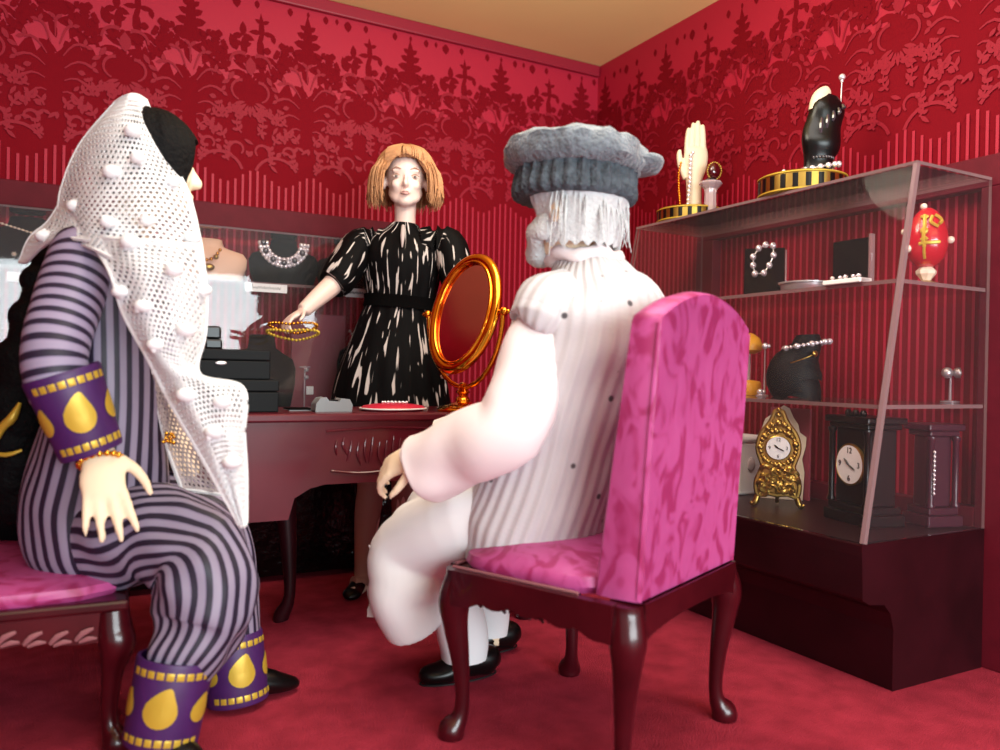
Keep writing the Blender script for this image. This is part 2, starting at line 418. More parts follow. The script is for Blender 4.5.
    # scroll band
    for s in (-1, 1):
        for c, r, z in ((.07, .026, 1.585), (.17, .032, 1.575)):
            a0, a1 = (200, -40) if c != .15 else (-40, 210)
            if s < 0: a0, a1 = 180-a0, 180-a1
            arc(G, s*c, z, r, a0, a1, .013, .007, 9, .35)
            leaf(G, s*(c+r), z, .03, .018, A(-50 if s > 0 else 230)); leaf(G, s*(c-r), z+.01, .025, .014, A(120 if s > 0 else 60))
        arc(G, s*.11, 1.475, .085, 20 if s > 0 else 160, 150 if s > 0 else 30, .011, .011)
    def sprig(l, u, z, an, ln, bend, wd):
        pts = []; p = Vector((u, z)); a = an
        for i in range(7): pts.append(tuple(p)); p = p+Vector((math.cos(a), math.sin(a)))*ln/6; a += bend/6
        rib(l, pts, wd*.45, wd*.25); leaf(l, p.x, p.y, ln*.38, wd*1.1, a+bend*.2)
        for i in (1, 3, 5):
            q = pts[i]; a_ = an+bend*i/6
            leaf(l, q[0], q[1], ln*(.42-.03*i), wd*.8, a_+.95); leaf(l, q[0], q[1], ln*(.42-.03*i), wd*.8, a_-.95)
    for u, z, an, ln, bd in ((.03, 1.63, 1.2, .075, -1.6), (.075, 1.69, .4, .07, 1.8), (.125, 1.61, 1.9, .075, 1.5), (.115, 1.70, 1.2, .07, -1.8), (.185, 1.64, 2.4, .07, -1.6), (.19, 1.72, 2.6, .06, 1.5), (.03, 1.53, .6, .06, 1.2), (.14, 1.53, 2.2, .055, -1.2)):
        sprig(G, u, z, an, ln, bd, .017); sprig(G, -u, z, PI-an, ln, -bd, .017)
    for u, z, an, ln, bd in ((.03, 1.93, .2, .075, .9), (.07, 1.90, 1.2, .085, -.9), (.13, 1.86, 1.9, .09, .9), (.16, 1.90, .9, .06, -1.2), (.10, 1.97, 2.2, .05, 1.2)):
        sprig(D, u, z, an, ln, bd, .026); sprig(D, -u, z, PI-an, ln, -bd, .026)
    for i in range(16):
        u = rnd.uniform(-.2, .2); leaf(G, u, rnd.uniform(1.53, 1.73), rnd.uniform(.02, .04), .013, rnd.uniform(0, 6.28))
    return out
PERIOD = damask_period()
def wallpaper(mb, org, ax, nrm, length, phase):
    """ground face of the wall plus flock raised half a millimetre: slot 0 ground, slot 1 flock"""
    org, ax, nrm = Vector(org), Vector(ax), Vector(nrm); up = Vector((0, 0, 1))
    p3 = lambda u, z, l: org+ax*u+up*z+nrm*l
    k0 = int(math.floor((0-phase)/.43))-1; k1 = int(math.ceil((length-phase)/.43))+1
    lift = {1: .0008, 2: .0034}
    # stripes: dark field below the scallops with thin light stripes
    mb.add([p3(0, .0, .0004), p3(length, .0, .0004), p3(length, 1.50, .0004), p3(0, 1.50, .0004)], [(0, 1, 2, 3)], 1)
    i = 0
    while i*.0269+.008 < length:
        u = i*.0269+.003; zt = 1.478+.026*math.sin((u-phase)/.43*4*PI+1)
        mb.add([p3(u, 0, .0045), p3(u+.0085, 0, .0045), p3(u+.0085, zt, .0045), p3(u, zt, .0045)], [(0, 1, 2, 3)], 0); i += 1
    for k in range(k0, k1+1):
        for j, (l, poly) in enumerate(PERIOD):
            us = [phase+k*.43+p[0] for p in poly]
            if min(us) < 0 or max(us) > length: 
                if max(us) < 0 or min(us) > length: continue
                us = [min(max(u, 0), length) for u in us]
            q = [p3(u, p[1], lift[l]+j*5e-6) for u, p in zip(us, poly)]
            mb.add(q, [tuple(range(len(q)))], l)
def wall(name, org, ax, nrm, length, phase):
    mb = MB(); org, ax, nrm = Vector(org), Vector(ax), Vector(nrm)
    a = [org, org+ax*length, org+ax*length-nrm*.06, org-nrm*.06]; up = Vector((0, 0, H))
    mb.add(a+[p+up for p in a], [(0, 1, 5, 4), (1, 2, 6, 5), (2, 3, 7, 6), (3, 0, 4, 7), (4, 5, 6, 7), (0, 1, 2, 3)], 0)
    wallpaper(mb, org, ax, nrm, length, phase)
    return tag(mb.build(name, ['paper', 'paper_dark', 'paper_mid'], smooth=False, fix=False), kind='structure')
wall('wall_back', (XL, YW, 0), (1, 0, 0), (0, -1, 0), XW-XL, .374-XL)
wall('wall_right', (XW, YW, 0), (0, -1, 0), (-1, 0, 0), YW-.2, .06)
wall('wall_left', (XL, .6, 0), (0, 1, 0), (1, 0, 0), YW-.6, .1)
mb = MB().box((XL-.06, YB, -.05), (XW+.06, YW+.06, 0)); tag(mb.build('floor', 'carpet', smooth=False), kind='structure')
mb = MB().box((XL-.06, YB, H+.001), (XW+.06, YW+.06, H+.05)); tag(mb.build('ceiling', 'ceil', smooth=False), kind='structure')
mb = MB().box((XL, YW-.022, H-.052), (XW-.004, YW-.0015, H)); tag(mb.build('trim_1', 'rail', smooth=False, bevel=.006), kind='structure')

# ================================================================== RIGHT DISPLAY CASE
XF, YE, ZB, XT, ZT = 1.77, 1.2347, .3677, 1.822, 1.297
XB0 = XF-.1212          # overhanging front edge of the base top
CYE = onx(636, 241, XT).y; CXB = 2.137
CYE = max(2.2, min(2.95, CYE)); print('case far end', CYE)
t = thing('display_case', (1.9, 1.9, 0), 'tall clear acrylic display case on a dark mahogany base beside the right wall', 'display case')
CASE = t
# base: ogee profile across x, run along y
prof = [(XB0, ZB), (XB0, ZB-.03), (XB0+.006, .235), (XB0+.03, .222), (XB0+.085, .215), (XF-.012, .19), (XF, .15), (XF, 0), (CXB, 0), (CXB, ZB)]
mb = MB(); mb.prism([(p[0], p[1]) for p in prof], (0, YE, 0), (1, 0, 0), (0, 0, 1), (0, CYE-YE, 0)); mb.build('base', 'mahog_d', t, smooth=False, bevel=.004)
TH = .008
def slant(z): return XB0+(XT-XB0)*(z-ZB)/(ZT-ZB)
def quadpane(name, pts, nrm, mats=('glass', 'edge'), th=TH, parent=t):
    p = [Vector(q) for q in pts]; d = Vector(nrm)*th; mb = MB(); v = p+[q+d for q in p]
    mb.add(v, [(0, 1, 2, 3), (4, 5, 6, 7)], 0); mb.add(v, [(0, 1, 5, 4), (1, 2, 6, 5), (2, 3, 7, 6), (3, 0, 4, 7)], 1)
    return mb.build(name, list(mats), parent, smooth=False)
z0 = ZB+.001
quadpane('front_panel', [(XB0+.004, YE+TH, z0), (XB0+.004, CYE, z0), (XT, CYE, ZT-TH), (XT, YE+TH, ZT-TH)], (1, 0, 0))
quadpane('end_panel', [(XB0+.004, YE, z0), (CXB, YE, z0), (CXB, YE, ZT-TH), (XT, YE, ZT-TH)], (0, 1, 0))
quadpane('end_panel', [(XB0+.02, CYE-TH-.001, z0), (CXB, CYE-TH-.001, z0), (CXB, CYE-TH-.001, ZT-TH-.001), (XT+.012, CYE-TH-.001, ZT-TH-.001)], (0, 1, 0))
quadpane('top_panel', [(XT, YE, ZT-TH+.0005), (CXB, YE, ZT-TH+.0005), (CXB, CYE, ZT-TH+.0005), (XT, CYE, ZT-TH+.0005)], (0, 0, 1))
ZS = [.6915, 1.0042-.004]
for z in ZS:
    x = slant(z)+TH+.002
    quadpane('shelf', [(x, YE+TH+.002, z-.005), (CXB-.002, YE+TH+.002, z-.005), (CXB-.002, CYE-TH-.004, z-.005), (x, CYE-TH-.004, z-.005)], (0, 0, 1), th=.01)
for y in (YE+TH/2, ):   # glued corner posts of milky acrylic
    mb = MB(); mb.tube([(XB0+.008, y, z0), (XT+.004, y, ZT-TH)], .0095, 6); mb.build('corner_strip', 'edge', t)
# wooden frame behind with wallpaper showing through
mb = MB()
for lo, hi in (((2.139, YE-.16, 1.275), (2.183, CYE+.03, 1.36)), ((2.139, CYE-.06, .0), (2.183, CYE+.03, 1.275)), ((2.139, YE-.16, 0), (2.183, YE+.03, 1.275)), ((2.139, YE+.03, 0), (2.183, CYE-.06, .42))): mb.box(lo, hi)
mb.build('back_frame', 'band', t, smooth=False, bevel=.003)

# ================================================================== BACK DISPLAY CASE
BY, BX0, BX1, BZT, BZS, BZB = 2.83, -1.3, 1.12, 1.235, 1.056, .60
t = thing('wall_display_case', (0, 2.95, 0), 'long low glass fronted display case against the back wall behind the desk', 'display case'); BCASE = t
mb = MB().box((BX0, BY+.012, .02), (BX1, YW-.04, BZB), 0); mb.build('base', 'crump', t, smooth=False, bevel=.004)
mb = MB().box((BX0, YW-.04, 1.275), (BX1+.07, YW-.004, 1.36)).box((BX1+.01, YW-.04, .0), (BX1+.07, YW-.004, 1.275)); mb.build('back_frame', 'band', t, smooth=False, bevel=.003)
quadpane('front_panel', [(BX0, BY, BZB), (BX1, BY, BZB), (BX1, BY, BZT), (BX0, BY, BZT)], (0, 1, 0), ('glassb', 'edge'), .006, t)
quadpane('end_panel', [(BX1-.006, BY+.007, BZB+.001), (BX1-.006, YW-.041, BZB+.001), (BX1-.006, YW-.041, BZT-.007), (BX1-.006, BY+.007, BZT-.007)], (1, 0, 0), ('glass', 'edge'), .006, t)
quadpane('top_panel', [(BX0, BY+.0065, BZT-.006), (BX1-.007, BY+.0065, BZT-.006), (BX1-.007, YW-.041, BZT-.006), (BX0, YW-.041, BZT-.006)], (0, 0, 1), ('glass', 'edge'), .006, t)
quadpane('shelf', [(BX0, BY+.02, BZS-.01), (BX1-.01, BY+.02, BZS-.01), (BX1-.01, YW-.042, BZS-.01), (BX0, YW-.042, BZS-.01)], (0, 0, 1), ('glass', 'edge'), .01, t)
mb = MB().box((BX0, BY+.03, BZB+.0005), (BX1-.01, YW-.042, BZB+.006)); mb.build('lining', 'pinkcard', t, smooth=False)

# ================================================================== DESK
DY, DZ = 2.05, .640
DX0, DX1 = .235, 1.30
t = thing('desk', (.66, 2.27, 0), 'red lacquered mahogany kneehole desk with a carved front panel between the figures', 'desk'); DESK = t
def bow(x): return DY+.0*x
mb = MB().box((DX0, DY, DZ-.022), (DX1, DY+.372, DZ)); mb.build('desk_top', 'desk', t, smooth=False, bevel=.005)
# apron with a shaped lower edge
ap = [(DX0+.02, DZ-.0225), (DX0+.02, .365), (.505, .365), (.52, .42), (.56, .443), (.60, .452), (.83, .452), (.87, .425), (.95, .42), (1.02, .44), (1.10, .452), (DX1-.02, .452), (DX1-.02, DZ-.0225)]
mb = MB().prism([(x, z) for x, z in ap], (0, DY+.014, 0), (1, 0, 0), (0, 0, 1), (0, .022, 0)); mb.build('front_apron', 'desk', t, smooth=False, bevel=.003)
mb = MB()   # carved motif: raised flutes, leaves and a framing bead
for k in range(15):
    x = .63+k*.020; h = .075-.0016*abs(k-7)**1.6
    a = .012*math.sin(k*2.3); z1 = .568+.008*math.sin(k*1.7); zc = z1-h
    mb.tube([(x+a, DY+.013, zc), (x-.004, DY+.011, (zc+z1)/2), (x, DY+.013, z1)], [.002, .0036, .002], 6, sub=3)
mb.tube([(.60, DY+.012, .592), (.75, DY+.012, .60), (.93, DY+.012, .594)], .0035, 6, sub=4)
mb.tube([(.615, DY+.012, .487), (.70, DY+.012, .478), (.80, DY+.012, .484)], .0035, 6, sub=4)
mb.build('carved_panel', 'desk', t)
mb = MB().box((DX0+.02, DY+.037, .44), (DX0+.04, DY+.36, DZ-.0225)).box((DX1-.04, DY+.037, .44), (DX1-.02, DY+.36, DZ-.0225)).box((DX0+.04, DY+.35, .44), (DX1-.04, DY+.36, DZ-.0225)); mb.build('side_apron', 'mahog', t, smooth=False)
for x, y in ((DX0+.07, DY+.08), (DX1-.07, DY+.08), (DX0+.07, DY+.32), (DX1-.07, DY+.32), (.585, DY+.33)):
    s = 1 if x > .6 else -1; e = -1 if y < DY+.2 else 1
    mb = MB(); mb.loft([(x, y, .47), (x+s*.012, y+e*.012, .40), (x, y, .22), (x-s*.004, y-e*.004, .08), (x+s*.014, y+e*.014, .018), (x+s*.014, y+e*.014, 0)], [.034, .036, .024, .017, .024, .022], n=12); mb.build('leg', 'mahog_d', t)
print('desk ok')

# ================================================================== DINING CHAIR (local: centre, +Y forward)
def make_chair():
    c = Vector((.998, 1.395, 0)); rz = math.radians(24)
    t = thing('upholstered_chair', c, 'magenta brocade upholstered chair with dark cabriole legs that the man in the cap sits on', 'chair', rz=rz)
    W, D, Z = .235, .205, .355
    # seat rail with scalloped front and sides
    def rail(name, a, b, sc):
        a, b = Vector(a), Vector(b); n = 24; d = (b-a).normalized(); nrm = Vector((-d.y, d.x, 0))*.022
        bot = []
        for i in range(n+1):
            u = i/n; zz = .285-.0+.022*math.sin(PI*u)**.5 - (.012*abs(math.sin(u*PI*5)) if sc else 0)
            bot.append(((b-a).length*u, zz))
        poly = bot+[((b-a).length, Z), (0, Z)]
        return MB().prism(poly, (a.x, a.y, 0), d, (0, 0, 1), nrm).build(name, 'chairw', t, smooth=False, local=True, bevel=.002)
    r1 = rail('side_rail', (-W+.0, -D+.02, 0), (-W+.0, D-.02, 0), True) ; r2 = rail('side_rail', (W, D-.02, 0), (W, -D+.02, 0), True)
    r3 = rail('front_rail', (-W+.025, D, 0), (W-.025, D, 0), True); r4 = rail('rear_rail', (W-.025, -D, 0), (-W+.025, -D, 0), False)
    # rubbed carving on the front rail inner face and side rails
    mb = MB()
    rnd = random.Random(5)
    for i in range(10):
        x = -.15+i*.03
        mb.tube([(-W-.003, x, .288), (-W-.006, x+.008, .298), (-W-.003, x+.02, .292)], [.003, .005, .003], 6, sub=2)
    mb.build('carving', 'chairw', t, local=True)
    mb = MB()
    for i in range(9):
        x = -.12+i*.03
        mb.tube([(x, D-.026, .276), (x+.012, D-.03, .292), (x+.02, D-.026, .282)], [.003, .006, .003], 6, sub=2)
        mb.tube([(x, D+.004, .276), (x+.012, D+.006, .292), (x+.02, D+.004, .282)], [.003, .006, .003], 6, sub=2)
    o = mb.build('carving', 'carve', t, local=True); o['label'] = 'carved shells rubbed to pale pink'
    # cabriole legs
    for sx, sy in ((-1, 1), (1, 1), (-1, -1), (1, -1)):
        mb = MB(); x, y = sx*(W-.018), sy*(D-.012); e = Vector((sx, sy, 0))*.7
        P0 = [(0, Z-.002), (0, .33), (.012, .285), (.010, .24), (-.002, .16), (-.008, .09), (-.004, .045), (.012, .018), (.016, 0)]
        pts = [Vector((x, y, z))+e*d for d, z in P0]
        mb.loft(pts, [.031, .033, .034, .027, .019, .015, .017, .028, .026], ref=(sx, sy, 0), n=14, sub=4)
        mb.build('leg', 'chairw', t, local=True)
    # seat cushion, domed
    rs = []
    for k, (e, z) in enumerate(((-.004, Z-.003), (.006, Z+.012), (.002, Z+.03), (-.02, Z+.045), (-.06, Z+.058), (-.11, Z+.064), (-.16, Z+.066))):
        ring = []; n = 40
        for j in range(n):
            a = 2*PI*j/n; ca, sa = math.cos(a), math.sin(a); q = 5 if k < 3 else 3.2
            rr = (abs(ca)**q+abs(sa)**q)**(-1/q)
            ring.append((ca*rr*(W+e), sa*rr*(D-.03+e)+.028, z))
        rs.append(ring)
    MB().rings(rs).build('seat', 'jac', t, local=True)
    mb = MB()
    for a, b in (((-W-.004, -D+.1), (-W-.004, D-.01)), ((-W+.02, D+.003), (W-.02, D+.003)), ((W+.004, -D+.1), (W+.004, D-.01))):
        mb.tube([(a[0], a[1], Z+.003), (b[0], b[1], Z+.003)], .0035, 6)
    mb.build('piping', 'carve', t, local=True)
    # padded back: thick wedge with arched crest, raked a little
    y0, y1, zt = -D-.012, -D+.082, .565
    n = 12; front, back = [], []
    def outline(w, h):
        pl = [(-w, 0)]
        pl += [(-w*1.0, h*.5), (-w*.985, h-.045)]
        for i in range(n+1):
            u = -1+2*i/n; pl.append((w*.965*u, h-.032+.055*max(0, math.cos(u*PI/2))**.85))
        pl += [(w*.985, h-.045), (w*1.0, h*.5), (w, 0)]
        return pl
    rs = []
    for y, w, dz, hh in ((y0, .205, 0, 0), (y0-.004, .215, 0, 0), (y0+.008, .221, 0, .004), ((y0+y1)/2, .224, 0, .008), (y1-.01, .221, 0, .004), (y1, .208, 0, -.004)):
        f = (y-y0)/(y1-y0)
        ring = []
        for x, z in outline(w, .535+hh):
            rk = -.030*(z/.55)-.040*f*(z/.55)
            ring.append((x, y+rk, Z+.002+z))
        rs.append(ring)
    m_ = MB(); N_ = len(rs[0])
    m_.rings(rs)
    m_.build('backrest', 'jac', t, local=True, bevel=0)
    mb = MB()
    for s in (-1, 1):
        mb = MB(); mb.tube([(s*.219, y0+.002, Z+.006), (s*.2215, y0-.014, Z+.28), (s*.217, y0-.027, Z+.495)], .0028, 6, sub=3)
        mb.build('welt', 'jac', t, local=True)
    return t
CHAIR = make_chair()

# ================================================================== BENCH (left)
def make_bench():
    cx0, cx1 = -.80, .118; y0, y1 = 1.745, 2.26; Z = .298
    a = at(138, 590, 1.60)
    t = thing('upholstered_bench', ((cx0+cx1)/2, (y0+y1)/2, 0), 'pink cushioned bench with a carved dark red rail under the woman in the white shawl', 'bench', rz=math.radians(-3))
    W, D = (cx1-cx0)/2, (y1-y0)/2
    rs = []
    for k, (e, z) in enumerate(((-.004, Z), (.004, Z+.012), (0, Z+.026), (-.03, Z+.038), (-.09, Z+.042))):
        ring = []; n = 44
        for j in range(n):
            an = 2*PI*j/n; ca, sa = math.cos(an), math.sin(an); q = 7
            rr = (abs(ca)**q+abs(sa)**q)**(-1/q); ring.append((ca*rr*(W+e), sa*rr*(D+e), z))
        rs.append(ring)
    MB().rings(rs).build('seat', 'jac', t, local=True)
    mb = MB().box((-W-.008, -D-.008, Z-.022), (W+.008, D+.008, Z-.0005)); o = mb.build('seat_frame', 'carve', t, smooth=False, local=True, bevel=.006); o.data.materials[0] = M['chairw']
    for s, nm in ((-1, 'front_rail'), (1, 'rear_rail')):
        poly = []; n = 40
        for i in range(n+1):
            u = i/n; poly.append((-W+.03+(2*W-.06)*u, Z-.085+.03*math.sin(PI*u)**.4-.012*abs(math.sin(u*PI*7))))
        poly += [(W-.03, Z-.0225), (-W+.03, Z-.0225)]
        MB().prism(poly, (0, s*(D-.012)-.011, 0), (1, 0, 0), (0, 0, 1), (0, .022, 0)).build(nm, 'mahog', t, smooth=False, local=True)
    for s in (-1, 1):
        MB().box((s*(W-.015)-.011, -D+.03, Z-.075), (s*(W-.015)+.011, D-.03, Z-.0225)).build('side_rail', 'mahog', t, smooth=False, local=True)
    mb = MB(); rnd = random.Random(8)
    for i in range(19):
        x = -W+.06+i*.043; zz = Z-.052+.006*math.sin(i)
        mb.tube([(x, -D-.003, zz-.014), (x+.012, -D-.006, zz), (x+.03, -D-.003, zz+.006)], [.0035, .006, .003], 6, sub=2)
        mb.tube([(x+.006, -D-.003, zz-.018), (x+.022, -D-.005, zz-.012), (x+.036, -D-.003, zz-.014)], [.003, .005, .002], 6, sub=2)
    o = mb.build('carving', 'carve', t, local=True); o['label'] = 'rubbed pale scroll carving'
    for sx in (-1, 1):
        for sy in (-1, 1):
            x, y = sx*(W-.02), sy*(D-.02); mb = MB(); k = Z-.0225; e = Vector((sx, sy, 0))*.7
            mb.loft([Vector((x, y, z))+e*d for d, z in ((0, k), (.004, k-.04), (.012, k-.07), (.002, .16), (-.006, .08), (.0, .04), (.014, .016), (.016, 0))], [.03, .034, .034, .022, .016, .018, .027, .024], ref=(sx, sy, 0), n=12); mb.build('leg', 'chairw', t, local=True)
    return t
BENCH = make_bench()

# ================================================================== hands
def hand(mb, wrist, fwd, palm_n, side, ln=.14, curl=.5, spread=.12, wr=.024):
    """palm, four unequal fingers bent at the knuckles and a thumb; fwd = towards fingertips, palm_n = out of the palm, side = towards the thumb"""
    f = Vector(fwd).normalized(); n = Vector(palm_n); n = (n-f*n.dot(f)).normalized(); s = Vector(side); s = (s-f*s.dot(f)-n*s.dot(n)).normalized()
    w = Vector(wrist); k = ln/.17
    # palm
    mb.loft([w-f*.02*k, w+f*.02*k, w+f*.05*k, w+f*.082*k, w+f*.095*k], [(wr*1.0, wr*.85), (.030*k, .018*k), (.038*k, .017*k), (.038*k, .014*k), (.030*k, .010*k)], ref=s, n=14, sub=3)
    for i, (o, L_) in enumerate(((.029, .072), (.010, .082), (-.010, .076), (-.028, .058))):
        b = w+f*.082*k+s*o*k; d = (f+s*(spread*(o/.02))*.5).normalized(); p = [b, b+d*.012*k]; a = 0; q = b+d*.012*k
        for j in range(3):
            a += curl*(.5+.25*j); dd = (d*math.cos(a)+n*math.sin(a)); q = q+dd*L_*k*(.42, .32, .26)[j]; p.append(q)
        r = .0088*k*(1 if i != 3 else .86); mb.loft(p, [r*1.1, r*1.1, r*1.02, r*.92, r*.7], ref=s, n=8, sub=2); mb.ball(p[-1], r*.72, n=8)
    b = w+f*.022*k+s*.026*k; d = (f*.62+s*.75+n*.15).normalized(); p = [b, b+d*.03*k, b+d*.052*k+f*.012*k+n*.004, b+d*.062*k+f*.034*k+n*.010*k]
    mb.loft(p, [.014*k, .0115*k, .010*k, .007*k], ref=n, n=8, sub=3); mb.ball(p[-1], .0072*k, n=8)

def head(mb, c, f, up, h=.21, wscale=1.0):
    """c centre of the skull; f facing; h chin to crown"""
    f = Vector(f).normalized(); up = Vector(up); up = (up-f*up.dot(f)).normalized(); s = f.cross(up); k = h/.21
    rot = Matrix((s, f, up)).transposed()
    def q(x, y, z): return Vector(c)+s*x*k+f*y*k+up*z*k
    mb.ball(q(0, -.012, .022), .082*k, n=24, sc=(.86*wscale, 1.06, 1.02), rot=rot)
    mb.ball(q(0, .018, -.025), .066*k, n=24, sc=(.86*wscale, .84, 1.16), rot=rot)
    mb.ball(q(0, .045, -.078), .026*k, n=14, sc=(1.1, .9, .85), rot=rot)           # chin
    mb.loft([q(-.040, .0, -.040), q(-.024, .036, -.068), q(.024, .036, -.068), q(.040, .0, -.040)], [.022*k]*4, ref=up, n=10)
    for e in (-1, 1):
        mb.ball(q(e*.030, .050, -.026), .0205*k, n=12, rot=rot)                      # cheek
        mb.ball(q(e*.075*wscale, -.004, -.012), .021*k, n=12, sc=(.35, .7, 1.15), rot=rot)  # ear
    mb.loft([q(0, .072, .008), q(0, .080, -.010), q(0, .089, -.026), q(0, .082, -.033), q(0, .070, -.034)], [.005*k, .0065*k, .0085*k, .008*k, .005*k], ref=s, n=10)
    mb.ball(q(-.008, .078, -.030), .006*k, n=8); mb.ball(q(.008, .078, -.030), .006*k, n=8)
    mb.ball(q(0, .074, -.056), .011*k, n=10, sc=(1.7, .55, .6), rot=rot)           # lips
    mb.loft([q(-.045, .060, .020), q(0, .069, .024), q(.045, .060, .020)], [.008*k, .009*k, .008*k], ref=up, n=8)  # brow ridge
    return q, rot

def hair_shell(name, c, f, up, rad, lim, mat_, parent, thick=.012, strands=60, amp=.006, na=96, npol=16, seed=1, flare=0, jag=.04):
    """cap of hair: lim(a) = polar angle where it ends, a = 0 in front, +-pi behind"""
    f = Vector(f).normalized(); up = Vector(up); up = (up-f*up.dot(f)).normalized(); s = f.cross(up); c = Vector(c)
    def surf(inner):
        rs = []
        for i in range(npol+1):
            ring = []
            for j in range(na):
                a = 2*PI*j/na; L_ = lim((a+PI) % (2*PI)-PI)*(1+jag*math.sin(a*strands*.37+seed)); ph = L_*i/npol+.001
                k = 1+amp*10*mnoise.noise(Vector((math.cos(a)*strands/6, math.sin(a)*strands/6, ph*.8+seed)))
                fl = 1+flare*max(0, ph-1.3)
                d = f*(math.cos(a)*math.sin(ph)*rad[1]*fl)+s*(math.sin(a)*math.sin(min(ph, PI/2+.25*(ph-PI/2)))*rad[0]*fl)+up*(math.cos(ph)*rad[2])
                if ph > PI/2:
                    d = f*(math.cos(a)*rad[1]*fl)+s*(math.sin(a)*rad[0]*fl)+up*(-(ph-PI/2)*rad[2])
                ring.append(c+d*(k if not inner else k-thick/rad[0]))
            rs.append(ring)
        return rs
    o, i_ = surf(False), surf(True)
    return MB().rings(o+i_[::-1], cap=True).build(name, mat_, parent)

def ornament(cuff_pts, rad, ref, parent, name, spec, material='goldthread', up=.0018):
    """flat appliques wrapped on a straight sleeve: spec = list of polygons in (theta, v 0..1)"""
    a, b = Vector(cuff_pts[0]), Vector(cuff_pts[1]); t = (b-a).normalized(); ref = Vector(ref); x = (ref-t*ref.dot(t)).normalized(); y = t.cross(x)
    mb = MB()
    for poly in spec:
        n = len(poly); cth = sum(p[0] for p in poly)/n; cv = sum(p[1] for p in poly)/n; rings = []
        for k in (1, .66, .33, .01):
            ring = []
            for th, v in poly:
                th2, v2 = cth+(th-cth)*k, cv+(v-cv)*k
                r = rad[0]+(rad[1]-rad[0])*v2+up+(.0008 if k < 1 else 0)
                ring.append(a+(b-a)*v2+x*r*math.cos(th2)+y*r*math.sin(th2))
            rings.append(ring)
        mb.rings(rings, cap=False)
    return mb.build(name, material, parent)
def sq(th, v, dt, dv): return [(th-dt, v-dv), (th, v-dv), (th+dt, v-dv), (th+dt, v+dv), (th, v+dv), (th-dt, v+dv)]
def paisley(th, v, s, k=1, flip=1):
    pts = []
    for i in range(20):
        a = 2*PI*i/20; r = 1
        x, y = .62*math.cos(a), .62*math.sin(a)
        if math.sin(a) > .2: x = x*(1-.55*(math.sin(a)-.2))-.35*flip*(math.sin(a)-.2)**2; y = y*1.6
        pts.append((th+x*s*.9, v-y*s*k))
    return pts

